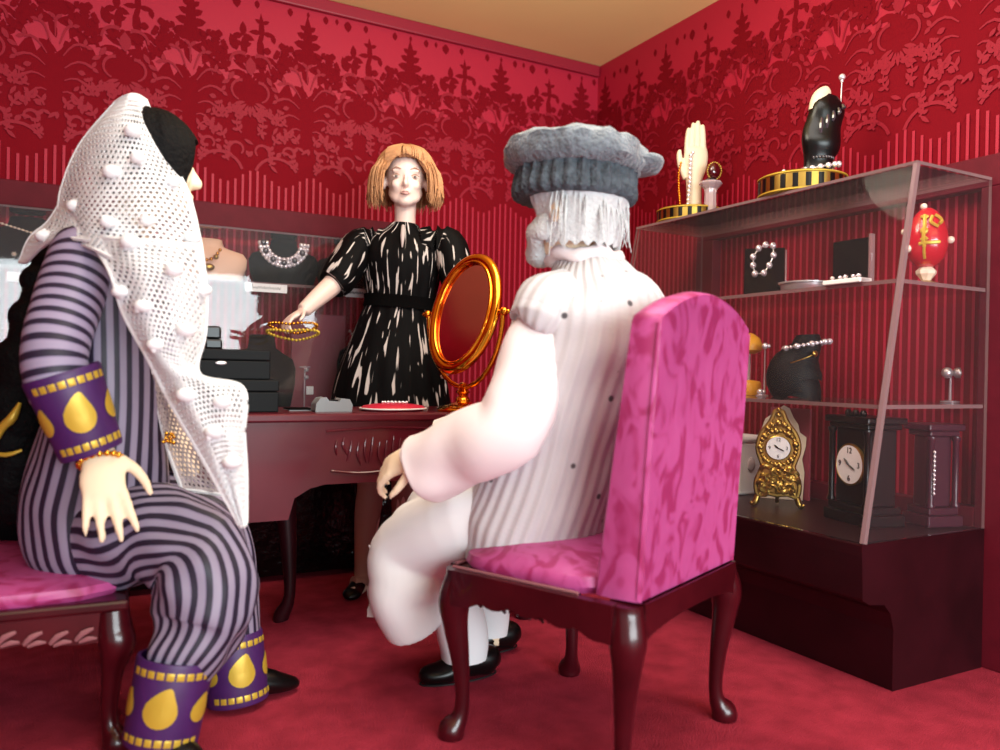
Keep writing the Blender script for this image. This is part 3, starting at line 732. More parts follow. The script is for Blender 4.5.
# ================================================================== PERSON: man in cap
def man():
    f = Vector((-.44, .90, 0)).normalized(); r = Vector((.90, .44, 0)).normalized(); up = Vector((0, 0, 1))
    t = thing('person', (.95, 1.5, 0), 'person in grey knitted cap, marled vest and white robe sitting on the magenta chair', 'person')
    hc = at(574, 212, 1.73)
    hip = Vector((.94, 1.50, .46)); sh = Vector((.985, 1.45, .90))
    # one continuous body
    mb = MB()
    mb.loft([hip-up*.05, hip+up*.08, (.955, 1.475, .70), (.975, 1.455, .86), sh+up*.05, sh+up*.10, hc-up*.05], [(.12, .10), (.12, .10), (.12, .10), (.13, .09), (.09, .07), (.055, .055), (.055, .055)], ref=r, n=18)
    head(mb, hc-f*.005, f, up, .235, 1.12)
    sL, eL, wL = at(546, 330, 1.64), at(508, 430, 1.57), at(424, 452, 1.68)
    mb.loft([sL+r*.04, sL, (sL+eL)/2, eL, (eL+wL)/2, wL], [.05, .05, .045, .04, .034, .026], n=12)
    hand(mb, at(424, 450, 1.67), (at(382, 470, 1.71)-at(424, 450, 1.67)), (at(410, 480, 1.70)-at(400, 455, 1.69))+r*.04, at(395, 460, 1.6)-at(400, 470, 1.75), ln=.165, curl=.7, wr=.036)
    sR = sh+r*.15-up*.03; eR = Vector((1.02, 1.70, .66)); wR = Vector((.84, 1.86, .58))
    mb.loft([sR-r*.04, sR, eR, wR], [.05, .05, .04, .026], n=12)
    hand(mb, wR, (-.5, .6, -.4), (0, 0, -1), (-.8, -.2, 0), ln=.14, curl=.5)
    for kn, an in ((at(412, 552, 1.87), Vector((.875, 1.755, .07))), (Vector((.84, 1.84, .40)), Vector((1.01, 1.885, .07)))):
        h0 = hip+(-r if kn.x < .75 else r)*.07
        mb.loft([h0, (h0+kn)/2, kn, (kn+an)/2, an, an-up*.045], [.07, .055, .045, .040, .032, .028], n=12, ref=r)
    body = mb.fuse('body', 'skinf', t, .0055, 4)
    # shirt sleeves
    mb = MB(); mb.loft([sL+r*.05+up*.01, sL+up*.005, (sL*.55+eL*.45), eL+Vector((0, 0, .004)), (eL*.45+wL*.55)-up*.018, wL-up*.036-(wL-eL)*.12, wL-up*.040-(wL-eL)*.02, wL-up*.040-(wL-eL)*.018], [.045, .060, .070, .074, (.064, .072), (.066, .076), (.066, .076), (.048, .056)], ref=(r*.3+up*.1), n=28, fold=.02, fn=4, sub=5, disp=.012, seed=3)
    mb.build('sleeve', 'shirt', t)
    mb = MB(); mb.loft([sR-r*.03, sR, (sR+eR)/2, eR, wR], [.06, .07, .075, .07, .055], ref=r, n=24, fold=.03, fn=4, sub=4); mb.build('sleeve', 'shirt', t)
    # robe over lap and shins + trouser legs
    mb = MB()
    k1, k2 = at(412, 548, 1.86), Vector((.82, 1.83, .40))
    mb.loft([hip+up*.0, (hip+k1)/2+up*.02-r*.03, k1, k1+Vector((-.01, .0, -.07)), (.70, 1.735, .23), (.735, 1.74, .155)], [(.13, .10), (.115, .09), (.096, .09), (.092, .088), (.088, .08), (.078, .074)], ref=r, n=26, sub=5, fold=.03, fn=3, seed=1)
    mb.loft([hip+r*.06, (hip+k2)/2+up*.02, k2, k2+Vector((.01, .01, -.10)), (.84, 1.84, .25), (.86, 1.845, .19)], [(.12, .10), (.11, .085), (.085, .085), (.09, .085), (.10, .085), (.095, .08)], ref=r, n=26, sub=5, fold=.03, fn=3, seed=2)
    mb.loft([hip-up*.03, (k1+k2)/2-up*.0, (k1+k2)/2-up*.16], [(.14, .08), (.12, .08), (.13, .08)], ref=r, n=20)
    mb.fuse('robe', 'robe', t, .006, 8)
    mb = MB(); mb.loft([(.80, 1.76, .27), (.845, 1.755, .17), (.865, 1.757, .10), (.868, 1.757, .052)], [(.065, .065), (.068, .062), (.066, .06), (.058, .055)], ref=r, n=20, fold=.03, fn=4); mb.build('trouser_leg', 'robe', t)
    mb = MB(); mb.loft([(.94, 1.85, .27), (.985, 1.875, .17), (1.0, 1.885, .10), (1.0, 1.885, .055)], [.06, .062, .058, .052], ref=r, n=20, fold=.03, fn=4); mb.build('trouser_leg', 'robe', t)
    for h_, toe in (((.945, 1.745), (.76, 1.765)), ((1.085, 1.885), (.90, 1.91))):
        h_, toe = Vector((*h_, .03)), Vector((*toe, .022)); d = (toe-h_).normalized(); sd = Vector((-d.y, d.x, 0))
        mb = MB(); mb.loft([h_-d*.012+up*.004, h_+d*.01+up*.012, h_+d*.07+up*.016, h_+d*.13+up*.002, toe-d*.01, toe+d*.006], [(.012, .012), (.032, .036), (.036, .036), (.04, .026), (.03, .02), (.01, .008)], ref=sd, n=18); o = mb.build('shoe', 'blackg', t)
        mb = MB(); n = 24; pts = []
        for i in range(n+1):
            a = 2*PI*i/n; pts.append(Vector((0, 0, .007))+(h_+toe)/2*Vector((1, 1, 0)).x*0+Vector(((h_+toe).x/2, (h_+toe).y/2, 0))+d*.098*math.cos(a)+sd*.034*math.sin(a))
        mb.tube(pts, .0026, 6); mb.build('sole', 'ink', o)
    # torn hem lining and loose thread at the left edge
    mb = MB()
    a0 = at(376, 575, 1.80); rs = []
    for i in range(7):
        y_ = 575+i*7; ring = [at(368+1.5*math.sin(i*2), y_, 1.86), at(384, y_+1, 1.835), at(404, y_+3, 1.855), at(404, y_+3, 1.865), at(384, y_+1, 1.845), at(368+1.5*math.sin(i*2), y_, 1.87)]; rs.append(ring)
    mb.rings(rs); mb.tube([at(390, 574, 1.85), at(376, 560, 1.83), at(369, 545, 1.83)], .002, 5, sub=3); mb.build('frayed_lining', 'lace', t)
    # knitted vest
    mb = MB()
    pts = [(.91, 1.525, .405), (.912, 1.52, .42), (.945, 1.485, .55), (.97, 1.455, .70), (1.0, 1.435, .82), (1.01, 1.43, .895), (1.0, 1.44, .955), (.995, 1.447, .995), (.993, 1.448, 1.01)]
    mb.loft(pts, [(.155, .14), (.172, .155), (.172, .15), (.185, .155), (.20, .165), (.19, .15), (.125, .105), (.082, .078), (.072, .07)], ref=r, n=56, sub=6, disp=.006, seed=4)
    v = mb.build('vest', 'knit', t)
    # thick yoke edge over the near shoulder and armhole
    mb = MB(); mb.loft([Vector((.985, 1.44, .93)), Vector((.95, 1.435, .905)), at(552, 306, 1.635), at(544, 318, 1.62), at(541, 325, 1.615), at(540, 327, 1.615)], [(.07, .08), (.076, .082), (.073, .074), (.072, .072), (.069, .069), (.05, .05)], ref=up*.3+f, n=36, sub=5, disp=.008, seed=9)
    mb.build('shoulder', 'knit', v)
    mb = MB(); rc = Vector((.991, 1.449, 1.012)); ring = [rc+r*.075*math.cos(a)+f*.072*math.sin(a)+up*(.006*math.sin(5*a)) for a in [2*PI*i/28 for i in range(29)]]
    mb.tube(ring, [.016+.003*math.sin(i*2.1) for i in range(29)], 8); mb.build('collar', 'shirt', t)
    # hair, beard, cap
    hair_shell('hair', hc+up*.01-f*.006, f, up, (.108, .118, .125), lambda a: (1.15 if abs(a) < .8 else 1.15+1.15*min(1, (abs(a)-.8)/.5)), 'hairg', t, .012, 60, .004, seed=2, jag=.02, flare=-.22)
    mb = MB(); pb = []; rb = []
    for i in range(13):
        a = -1.6+3.2*i/12; pb.append(hc+f*(.070*math.cos(a)+.008)+r*(.088*math.sin(a))-up*(.035+.055*math.cos(a)**2)); rb.append((.026+.004*math.sin(i*2.3), .014+.012*math.cos(a)))
    mb.loft(pb, rb, ref=up, n=14, sub=3, disp=.02)
    mb.build('beard', 'hairg', t)
    rnd = random.Random(4); mb = MB()
    for i in range(60):
        a = rnd.uniform(PI*.5, PI*1.5); d = f*math.cos(a)+r*math.sin(a); b0 = hc+d*.108+up*rnd.uniform(-.02, .04)
        mb.tube([b0, b0+d*.010-up*.03, b0+d*rnd.uniform(-.005, .02)-up*rnd.uniform(.05, .10)], [.002, .0016, .0006], 4, sub=2)
    mb.build('hair_wisps', 'hairg', t)
    cc = at(575, 186, 1.73); cu = (up+R2*.03).normalized(); rot = Vector((0, 0, 1)).rotation_difference(cu).to_matrix()
    def pr(prof, n=72, rib=0, amp=0, lump=0):
        rs = []
        for i, (rr, z) in enumerate(prof):
            ring = []
            for j in range(n):
                a = 2*PI*j/n; k = rr*(1+(amp*math.sin(a*rib) if 0 < i < len(prof)-1 else 0))
                p = Vector((k*math.cos(a), k*math.sin(a), z)); p += p.normalized()*lump*mnoise.noise(p*30); ring.append(cc+rot@p)
            rs.append(ring)
        return rs
    mb = MB(); mb.rings(pr([(.095, -.034), (.123, -.036), (.133, -.028), (.1335, -.012), (.130, .01), (.128, .035), (.11, .05)], 144, 30, .035, .006)); cap = mb.build('cap', 'ribband', t)
    prof = [(.09, .026), (.135, .026), (.152, .040), (.156, .058), (.150, .078), (.132, .092), (.10, .101), (.06, .106), (.02, .108), (.001, .108)]
    MB().rings(pr(prof, 72, 0, 0, .016)).build('cap_crown', 'rings', cap)
    bd = (at(662, 150, 1.74)-at(575, 150, 1.73)); bd.z = 0; bd.normalize(); bs = Vector((-bd.y, bd.x, 0))
    mb = MB(); b0 = cc+rot@Vector((0, 0, .045)); mb.loft([b0+bd*.10, b0+bd*.15+up*.004, b0+bd*.178+up*.002, b0+bd*.186], [(.085, .022), (.07, .021), (.045, .017), (.018, .008)], ref=bs, n=20, disp=.008); mb.build('cap_peak', 'rings', cap)
    return t
MAN = man()

# ================================================================== PERSON: saleswoman
def saleswoman():
    up = Vector((0, 0, 1)); r = Vector((.879, -.477, 0)); f = Vector((-.36, -.93, 0)).normalized()
    t = thing('person', (1.0, 2.62, 0), 'person with ginger bobbed hair in a black dress streaked white, standing behind the desk', 'person')
    hc = at(405.5, 181, 2.72); w = at(399, 303, 2.74); nk = at(405, 222, 2.735)
    mb = MB()
    hipc = at(397, 365, 2.75)
    mb.loft([hipc-up*.10, hipc, w, at(402, 262, 2.74), at(403, 240, 2.74), at(404, 228, 2.74), nk, hc-up*.05+f*.0], [(.12, .08), (.13, .09), (.09, .065), (.11, .075), (.10, .06), (.05, .04), (.036, .036), (.040, .04)], ref=r, n=18)
    q, rot = head(mb, hc, f, up, .205, .98)
    sR, eR, wR = at(362, 247, 2.73), at(333, 284, 2.65), at(303, 311, 2.56)
    mb.loft([sR+r*.03, sR, (sR+eR)/2, eR, (eR*.5+wR*.5), wR], [.04, .04, .037, .036, .031, .024], n=12)
    hand(mb, wR, at(284, 322, 2.50)-wR, -up+f*.2, f-up*.3, ln=.115, curl=.75, wr=.021)
    sL, eL, wL = at(448, 246, 2.72), at(464, 300, 2.66), at(452, 350, 2.55)
    mb.loft([sL-r*.03, sL, eL, wL], [.04, .04, .034, .022], n=12)
    hand(mb, wL, at(449, 372, 2.50)-wL, -r, f, ln=.115, curl=.4, wr=.02)
    feet = []
    for px, fx, fy in ((371, 358, 2.70), (405, 400, 2.76)):
        hp = at(px+6, 400, 2.74); kn = at(px, 492, 2.72); an = at(fx+4, 572, fy+.0); an.z = .075
        tip = an+Vector((-.35, -.93, 0))*.085-r*.03; tip.z = .012
        mb.loft([hp, (hp+kn)/2, kn, kn*.6+an*.4, an, an-up*.05+f*.02, tip+up*.012], [.07, .06, .043, .040, .022, .021, .016], n=12, ref=r); feet.append((an, tip))
    b = mb.fuse('body', 'skinp', t, .0042, 7)
    # stockings and shoes
    for an, tip in feet:
        kn = at(371 if an.x < .95 else 405, 478, 2.72)
        mb = MB(); mb.loft([kn+up*.05, kn-up*.03, kn*.6+an*.4, an+up*.01, an-up*.035+f*.012, tip-f*.05+up*.03], [.052, .046, .044, .026, .027, .022], n=14, ref=r); mb.build('stocking', 'stocking', t)
        heel = Vector((an.x, an.y, 0))-f*.02; d = Vector((tip.x-heel.x, tip.y-heel.y, 0)).normalized(); s_ = Vector((-d.y, d.x, 0)); tp = Vector((tip.x, tip.y, 0))
        mb = MB(); mb.loft([heel-d*.015+up*.045, heel+d*.01+up*.042, heel+d*.07+up*.024, tp+up*.018, tp+d*.02+up*.014, tp+d*.03+up*.012], [(.012, .014), (.027, .022), (.028, .02), (.031, .018), (.02, .012), (.004, .004)], ref=s_, n=16)
        mb.loft([heel+up*.04, heel+up*.0], [(.016, .016), (.009, .009)], n=8); mb.build('shoe', 'blackg', t)
    # dress
    mb = MB(); rr = r
    pts = [(391, 452), (391, 440), (391, 402), (393, 370), (396, 335), (399, 312), (400, 303), (401, 294), (402, 275), (402, 256), (403, 242), (404, 231), (404.5, 224)]
    rad = [(.225, .16), (.225, .16), (.205, .145), (.18, .13), (.145, .105), (.122, .092), (.117, .088), (.120, .09), (.132, .1), (.138, .1), (.125, .078), (.07, .052), (.044, .042)]
    mb.loft([at(a, b_, 2.74) for a, b_ in pts], rad, ref=rr, n=96, sub=4, fold=.022, fn=17)
    d_ = mb.build('dress', 'dress', t)
    mb = MB(); mb.loft([at(399.5, 309, 2.74), at(400, 303, 2.74), at(400.5, 297, 2.74)], [(.126, .098), (.124, .097), (.126, .098)], ref=rr, n=48, sub=2); mb.build('belt', 'black', t)
    for p_, ra in (((sR+r*.09+up*.010, sR+up*.006, sR*.5+eR*.5+up*.004, eR+(sR-eR)*.15-up*.004, eR+(wR-eR)*.02), [.05, .06, .062, .06, .052]), ((sL-r*.09+up*.010, sL+up*.006, sL*.5+eL*.5, eL+(sL-eL)*.15, eL), [.05, .058, .058, .054, .05])):
        mb = MB(); mb.loft(p_, ra, ref=r, n=36, sub=5, fold=.03, fn=7); mb.build('sleeve', 'dress', t)
    # keyhole placket at the neck
    mb = MB(); mb.tube([at(403, 229, 2.74)+f*.066, at(402.5, 240, 2.74)+f*.095, at(402, 252, 2.74)+f*.107], [.005, .008, .002], 8, sub=3); mb.build('placket', 'lace', d_)
    # face paint
    for e in (-1, 1):
        c = q(e*.032, .0675, -.001)
        MB().ball(c-f*.001, .0100, n=14, sc=(1.15, .35, .55), rot=rot).build('eye', 'eyew', t)
        MB().ball(c+f*.0016, .0056, n=12, sc=(.95, .4, .85), rot=rot).build('iris', 'eyep', t)
        mb = MB(); mb.tube([q(e*.050, .060, .020), q(e*.034, .0725, .029), q(e*.016, .0775, .023)], [.0012, .0022, .0014], 6, sub=4)
        mb.tube([q(e*.045, .0665, .001), q(e*.032, .072, .0075), q(e*.020, .0725, .002)], [.001, .0018, .001], 6, sub=4); mb.build('eyebrow', 'brow', t)
    mb = MB(); mb.loft([q(-.012, .0775, -.0555), q(-.005, .0815, -.053), q(0, .082, -.0545), q(.005, .0815, -.053), q(.012, .0775, -.0555)], [.001, .0032, .003, .0032, .001], ref=up, n=8)
    mb.loft([q(-.013, .0765, -.058), q(0, .082, -.061), q(.013, .0765, -.058)], [.001, .0034, .001], ref=up, n=8); mb.build('lips', 'lips', t)
    # ginger bob, parted over the forehead
    def lim(a):
        x = abs(a)
        if x < .45: return 1.02+.05*x
        if x < .95: return 1.04+(x-.45)/.5*.95
        return 2.0+.22*min(1, (x-.95)/.5)
    hair_shell('hair', hc+up*.012-f*.004, f, up, (.108, .108, .112), lim, 'ginger', t, .014, 90, .005, 160, 18, 5, flare=.25, jag=.02)
    mb = MB(); rnd = random.Random(12)
    for i in range(420):
        a = rnd.uniform(.72, 2*PI-.72); d = f*math.cos(a)+f.cross(up)*math.sin(a); rr_ = rnd.uniform(.094, .118)
        p0 = hc+up*(.075+rnd.uniform(-.02, .02))+d*.07; p1 = hc+up*.03+d*rr_; p2 = hc-up*rnd.uniform(.03, .05)+d*(rr_+.012); p3 = hc-up*rnd.uniform(.06, .095)+d*(rr_+rnd.uniform(0, .012))
        mb.tube([p0, p1, p2, p3], [.001, .0016, .0016, .0006], 4, sub=3)
    for i in range(110):
        a = rnd.uniform(-.8, .8); d = f*math.cos(a)+f.cross(up)*math.sin(a); p0 = hc+up*.118+f*.02; p1 = hc+up*.095+d*.085; p2 = hc+up*(.047+.02*math.cos(a*2)-.02*abs(a))+d*.1
        mb.tube([p0, p1, p2], [.001, .002, .0007], 4, sub=3)
    mb.build('hair_strands', 'ginger', t)
    return t, wR, q
SW, SWW, _ = saleswoman()

# ================================================================== PERSON: woman in the shawl
def lady():
    up = Vector((0, 0, 1)); f = Vector((.99, .10, 0)).normalized(); l = Vector((-.10, .99, 0)).normalized()
    t = thing('person', (.06, 1.88, 0), 'person in a white crochet shawl and purple striped suit, seated on the pink bench', 'person')
    hc = at(151.5, 165, 1.755); hf = Vector((1, .02, 0)).normalized()
    W = lambda *a: at(*a)
    hip = W(98, 520, 1.75)
    mb = MB()
    mb.loft([hip-up*.04, hip+up*.05, W(108, 400, 1.73), W(108, 300, 1.72), W(110, 262, 1.73), W(128, 235, 1.75), hc-up*.05-hf*.01], [(.10, .13), (.10, .13), (.08, .10), (.09, .13), (.08, .12), (.045, .045), (.05, .05)], ref=f, n=18)
    hq, hrot = head(mb, hc, hf, up, .235, 1.05)
    sR, eR, wR = W(84, 262, 1.62), W(58, 368, 1.52), W(98, 450, 1.53)
    mb.loft([sR+l*.03, sR, (sR+eR)/2, eR, (eR+wR)/2, wR], [.045, .045, .04, .036, .032, .024], n=12)
    hand(mb, wR, W(109, 526, 1.475)-wR, W(100, 500, 1.75)-W(100, 480, 1.55)+f*.03, W(140, 490, 1.56)-W(100, 480, 1.56), ln=.178, curl=.15, spread=.24, wr=.027)
    sL, eL, wL = W(132, 262, 1.86), W(150, 350, 1.93), W(172, 425, 1.86)
    mb.loft([sL-l*.03, sL, eL, wL], [.045, .045, .036, .024], n=12)
    hand(mb, wL, W(190, 470, 1.82)-wL, -up, -l, ln=.15, curl=.3)
    k1, a1 = W(214, 580, 1.58), W(165, 715, 1.51); k2, a2 = W(226, 552, 1.80), W(240, 672, 1.80)
    for k, a, h0, d in ((k1, a1, W(95, 522, 1.68), Vector((.25, -.6, 0))), (k2, a2, W(105, 530, 1.82), Vector((.95, .15, 0)))):
        a = Vector(a); d = d.normalized(); toe = Vector((a.x, a.y, .022))+d*.05
        mb.loft([h0, (h0+k)/2, k, (k+a)/2, a, Vector((a.x, a.y, .05)), toe], [.065, .055, .045, .04, .032, .028, .018], n=12, ref=l)
    mb.fuse('body', 'skinf', t, .0055, 4)
    # slippers
    for a, d in ((a1, Vector((.25, -.6, 0))), (a2, Vector((.99, .12, 0)))):
        d = d.normalized(); sd = Vector((-d.y, d.x, 0)); h_ = Vector((a.x, a.y, .03))
        mb = MB(); mb.loft([h_-d*.05, h_-d*.03+up*.008, h_+d*.05+up*.006, h_+d*.10-up*.006, h_+d*.13-up*.012, h_+d*.14-up*.012], [(.012, .012), (.034, .032), (.038, .03), (.034, .02), (.02, .012), (.004, .004)], ref=sd, n=16); mb.build('slipper', 'blackg', t)
    # striped tunic: trunk and skirt
    mb = MB()
    mb.loft([W(100, 562, 1.72), W(98, 548, 1.72), W(98, 500, 1.73), W(104, 450, 1.72), W(110, 400, 1.71), W(110, 345, 1.71), W(108, 300, 1.71), W(108, 262, 1.72), W(116, 240, 1.74), W(126, 226, 1.76)], [(.10, .12), (.138, .15), (.148, .15), (.132, .14), (.115, .125), (.112, .122), (.112, .135), (.095, .135), (.06, .08), (.05, .05)], ref=f, n=64, sub=6, fold=.025, fn=7, seed=2)
    mb.build('tunic', 'strU', t)
    # sleeves with crosswise stripes
    mb = MB(); mb.loft([sR+l*.07+up*.015, sR+l*.03+up*.012, sR+up*.0, W(66, 310, 1.555), W(55, 352, 1.51), W(58, 385, 1.50), W(66, 400, 1.505)], [.05, .062, .068, .062, .058, .056, .050], ref=l, n=40, sub=8, fold=.02, fn=3); mb.build('sleeve', 'strV', t)
    mb = MB(); mb.loft([sL-l*.07+up*.015, sL+up*.005, (sL+eL)/2, eL, wL*.7+eL*.3], [.05, .066, .062, .058, .05], ref=l, n=36, sub=8, fold=.02, fn=3); mb.build('sleeve', 'strV', t)
    # trousers: lengthwise stripes
    mb = MB(); mb.loft([W(92, 536, 1.68), W(122, 536, 1.66), W(165, 535, 1.63), W(200, 556, 1.60), W(207, 590, 1.575), W(199, 625, 1.56), W(184, 655, 1.53), W(176, 668, 1.525)], [.10, .105, .10, .095, .093, .088, .068, .055], ref=l, n=56, sub=7, fold=.045, fn=6, seed=1, disp=.012); mb.build('trouser_leg', 'strU', t)
    mb = MB(); mb.loft([W(110, 520, 1.82), W(150, 510, 1.82), W(195, 518, 1.81), W(214, 540, 1.80), W(222, 575, 1.80), W(230, 615, 1.80), W(236, 650, 1.80)], [.09, .09, .085, .08, .075, .065, .055], ref=l, n=48, sub=7, fold=.03, fn=6, seed=2); mb.build('trouser_leg', 'strU', t)
    # purple cuffs with gold paisleys
    toC = lambda p: (CAM-Vector(p)).normalized()
    def cuff(nm, a, b, r0, r1, spec, inner=True):
        a, b = Vector(a), Vector(b); tt = (b-a).normalized(); c = toC((a+b)/2); x = (c-tt*c.dot(tt)).normalized()
        mb = MB(); ring = lambda p, r: [p+x*r*math.cos(2*PI*j/40)+tt.cross(x)*r*math.sin(2*PI*j/40) for j in range(40)]
        rm = (r0+r1)/2
        mb.rings([ring(a, r0-.006), ring(a, r0), ring(a+(b-a)*.04, r0+.002), ring((a+b)/2, rm+.001), ring(b-(b-a)*.04, r1+.002), ring(b, r1), ring(b-tt*.002, r1-.006), ring(b-(b-a)*.5, rm-.008)], cap=False)
        o = mb.build(nm, 'amethyst', t)
        for pl in spec: ornament((a, b), (r0, r1), x, o, 'gold_square' if len(pl) == 6 else 'paisley_motif', [pl], up=.0028)
        return o
    sp = lambda off, k: [sq(off+d, v, .095, .042) for d in (-.95, -.70, -.45, -.20, .05, .30, .55, .80, 1.05) for v in (.13, .88)]+[paisley(off+.15, .54, .80, .36), paisley(off-1.0, .54, .62, .34), paisley(off+1.3, .54, .62, .34)]
    cuff('sleeve_cuff', W(61, 372, 1.50), W(92, 452, 1.53), .067, .056, sp(-.2, 1))
    cuff('ankle_cuff', W(177, 656, 1.525), W(160, 742, 1.505), .070, .066, sp(0, 1))
    cuff('ankle_cuff', W(233, 632, 1.80), W(238, 700, 1.79), .062, .066, sp(-.35, 1))
    # gold bangle
    mb = MB(); c = W(100, 461, 1.52); ax = (W(109, 526, 1.475)-wR).normalized(); x = ax.orthogonal().normalized(); y = ax.cross(x)
    for i in range(18):
        a = 2*PI*i/18; mb.ball(c+(x*math.cos(a)+y*math.sin(a))*.037, .0065, n=8)
    b_ = mb.build('bracelet', 'gold', t); b_['kind'] = 'stuff'; b_['kind'] and b_.pop('kind')
    # black hair: cap, brow fringe and long braid
    hair_shell('hair', hc+up*.012-hf*.004, hf, up, (.098, .110, .112), lambda a: 1.12 if abs(a) < .5 else 1.12+1.1*min(1, (abs(a)-.5)/.45), 'hairb', t, .012, 50, .004, jag=.012)
    rnd = random.Random(2)
    mb = MB(); pts = [(66, 225, 1.86), (46, 262, 1.84), (38, 300, 1.82), (30, 335, 1.80), (20, 380, 1.79), (16, 420, 1.79), (16, 460, 1.80), (24, 490, 1.82), (34, 508, 1.84)]
    P_ = [W(*p) for p in pts]
    for i in range(len(P_)-1):
        for k in range(2):
            c = P_[i].lerp(P_[i+1], k/2); rr = .032+.007*min(5, i); mb.ball(c+Vector((.008*(-1)**k, 0, 0)), rr, n=16, sc=(1, .8, .95))
    mb.fuse('braid', 'hairb', t, .006, 2)
    mb = MB()
    P2 = [W(-20, 380, 1.95), W(-25, 440, 1.95), W(0, 500, 1.93), W(30, 522, 1.90)]
    mb.loft(P2, [.06, .10, .085, .05], n=20, disp=.02); mb.build('braid', 'hairb', t)
    mb = MB(); mb.tube([W(20, 403, 1.72), W(12, 418, 1.71), W(2, 428, 1.71), W(-8, 446, 1.71)], [.004, .010, .009, .007], 8, sub=3); mb.tube([W(-12, 452, 1.72), W(6, 455, 1.71), W(22, 450, 1.72)], [.004, .005, .003], 6, sub=3); mb.build('braid_ribbon', 'goldthread', t)
    return t, hq, hrot
LADY, LQ, LROT = lady()

# crochet shawl: hexagonal net on draped panels
def shawl():
    t = LADY
    mb = MB(); cell = .0072
    def spline(a, b, c, d, s): return .5*((2*b)+(c-a)*s+(2*a-5*b+4*c-d)*s*s+(3*b-a-3*c+d)*s**3)
    def surf(rows):
        G = [[at(*p) for p in r] for r in rows]; nr, nc = len(G), len(G[0])
        def S(u, v):
            x, y = min(max(u, 0), 1)*(nc-1), min(max(v, 0), 1)*(nr-1); i, j = min(int(x), nc-2), min(int(y), nr-2); sx, sy = x-i, y-j
            def row(k):
                k = min(max(k, 0), nr-1); g = G[k]; return spline(g[max(i-1, 0)], g[i], g[i+1], g[min(i+2, nc-1)], sx)
            return spline(row(j-1), row(j), row(j+1), row(j+2), sy)
        return S
    edges = []
    def net(S, Lu, Lv, amp=.006, seed=0):
        R_ = cell; dx = R_*math.sqrt(3); dy = R_*1.5; nu, nv = int(Lu/dx)+1, int(Lv/dy)+1
        def Q(a, b):
            u, v = a/Lu, b/Lv; u = min(max(u, 0), 1); v = min(max(v, 0), 1); p = S(u, v); return p+(CAM-p).normalized()*(amp*mnoise.noise(Vector((u*5, v*7, seed)))+.5*amp*math.sin(u*16+v*3+seed))
        for j in range(nv+1):
            for i in range(nu+1):
                cx, cy = (i+.5*(j % 2))*dx, j*dy
                if cx < 0 or cy < 0 or cx > Lu or cy > Lv: continue
                dens = .55+.16*mnoise.noise(Vector((cx*22, cy*22, seed+3)))
                u_, v_ = cx/Lu, cy/Lv
                if min(u_, 1-u_)*Lu < .016 or min(v_, 1-v_)*Lv < .014: dens = .25
                ou = [Q(cx+R_*1.02*math.sin(PI/3*k), cy+R_*1.02*math.cos(PI/3*k)) for k in range(6)]
                inn = [Q(cx+R_*dens*math.sin(PI/3*k), cy+R_*dens*math.cos(PI/3*k)) for k in range(6)]
                mb.add(ou+inn, [(k, (k+1) % 6, 6+(k+1) % 6, 6+k) for k in range(6)])
        bd = [Q(Lu*i/40, 0) for i in range(41)]+[Q(Lu, Lv*i/60) for i in range(61)]+[Q(Lu-Lu*i/40, Lv) for i in range(41)]+[Q(0, Lv-Lv*i/60) for i in range(61)]
        edges.append(bd)
        return Q
    # A hood over head and back of the neck; B long panel over the arm to the knee; C short end over the shoulder behind; D inner far layer
    A_ = surf([[(116, 102, 1.72), (124, 97, 1.70), (132, 95, 1.70), (139, 96, 1.72), (146, 100, 1.75)],
               [(80, 145, 1.74), (98, 138, 1.66), (122, 138, 1.62), (146, 142, 1.64), (166, 150, 1.72)],
               [(62, 188, 1.74), (86, 186, 1.62), (120, 186, 1.575), (156, 186, 1.60), (188, 192, 1.70)],
               [(60, 215, 1.72), (84, 222, 1.58), (120, 226, 1.54), (160, 228, 1.57), (199, 236, 1.68)],
               [(70, 240, 1.64), (92, 248, 1.53), (124, 262, 1.50), (164, 264, 1.53), (203, 262, 1.64)]])
    net(A_, .30, .40, .005, 1)
    B_ = surf([[(84, 234, 1.58), (104, 238, 1.53), (134, 240, 1.51), (168, 242, 1.53), (201, 246, 1.64)],
               [(108, 268, 1.50), (132, 272, 1.47), (158, 276, 1.47), (182, 282, 1.51), (206, 290, 1.62)],
               [(124, 314, 1.49), (142, 316, 1.46), (164, 320, 1.46), (186, 326, 1.50), (205, 334, 1.60)],
               [(148, 358, 1.49), (160, 360, 1.46), (174, 364, 1.46), (188, 368, 1.49), (199, 374, 1.56)],
               [(168, 398, 1.49), (182, 392, 1.46), (200, 388, 1.46), (222, 386, 1.49), (243, 388, 1.54)],
               [(192, 440, 1.48), (205, 434, 1.46), (218, 430, 1.47), (232, 430, 1.49), (244, 432, 1.54)],
               [(216, 482, 1.48), (223, 476, 1.475), (230, 474, 1.48), (238, 474, 1.49), (246, 476, 1.53)],
               [(240, 526, 1.50), (242, 526, 1.50), (243, 526, 1.50), (245, 525, 1.50), (246, 522, 1.51)]])
    net(B_, .22, .66, .005, 2)
    C_ = surf([[(62, 200, 1.735), (72, 208, 1.66), (84, 220, 1.60), (96, 240, 1.54)],
               [(48, 222, 1.74), (58, 226, 1.66), (70, 230, 1.60), (84, 240, 1.55)],
               [(30, 238, 1.74), (36, 240, 1.69), (46, 240, 1.65), (58, 238, 1.60)],
               [(20, 262, 1.75), (26, 262, 1.72), (32, 256, 1.69), (40, 248, 1.66)]])
    net(C_, .12, .16, .003, 3)
    o = mb.build('shawl', 'crochet', t, fix=True)
    so = o.modifiers.new('thick', 'SOLIDIFY'); so.thickness = .0032; so.offset = 0
    o['label'] = 'white openwork crochet shawl with raised dots'
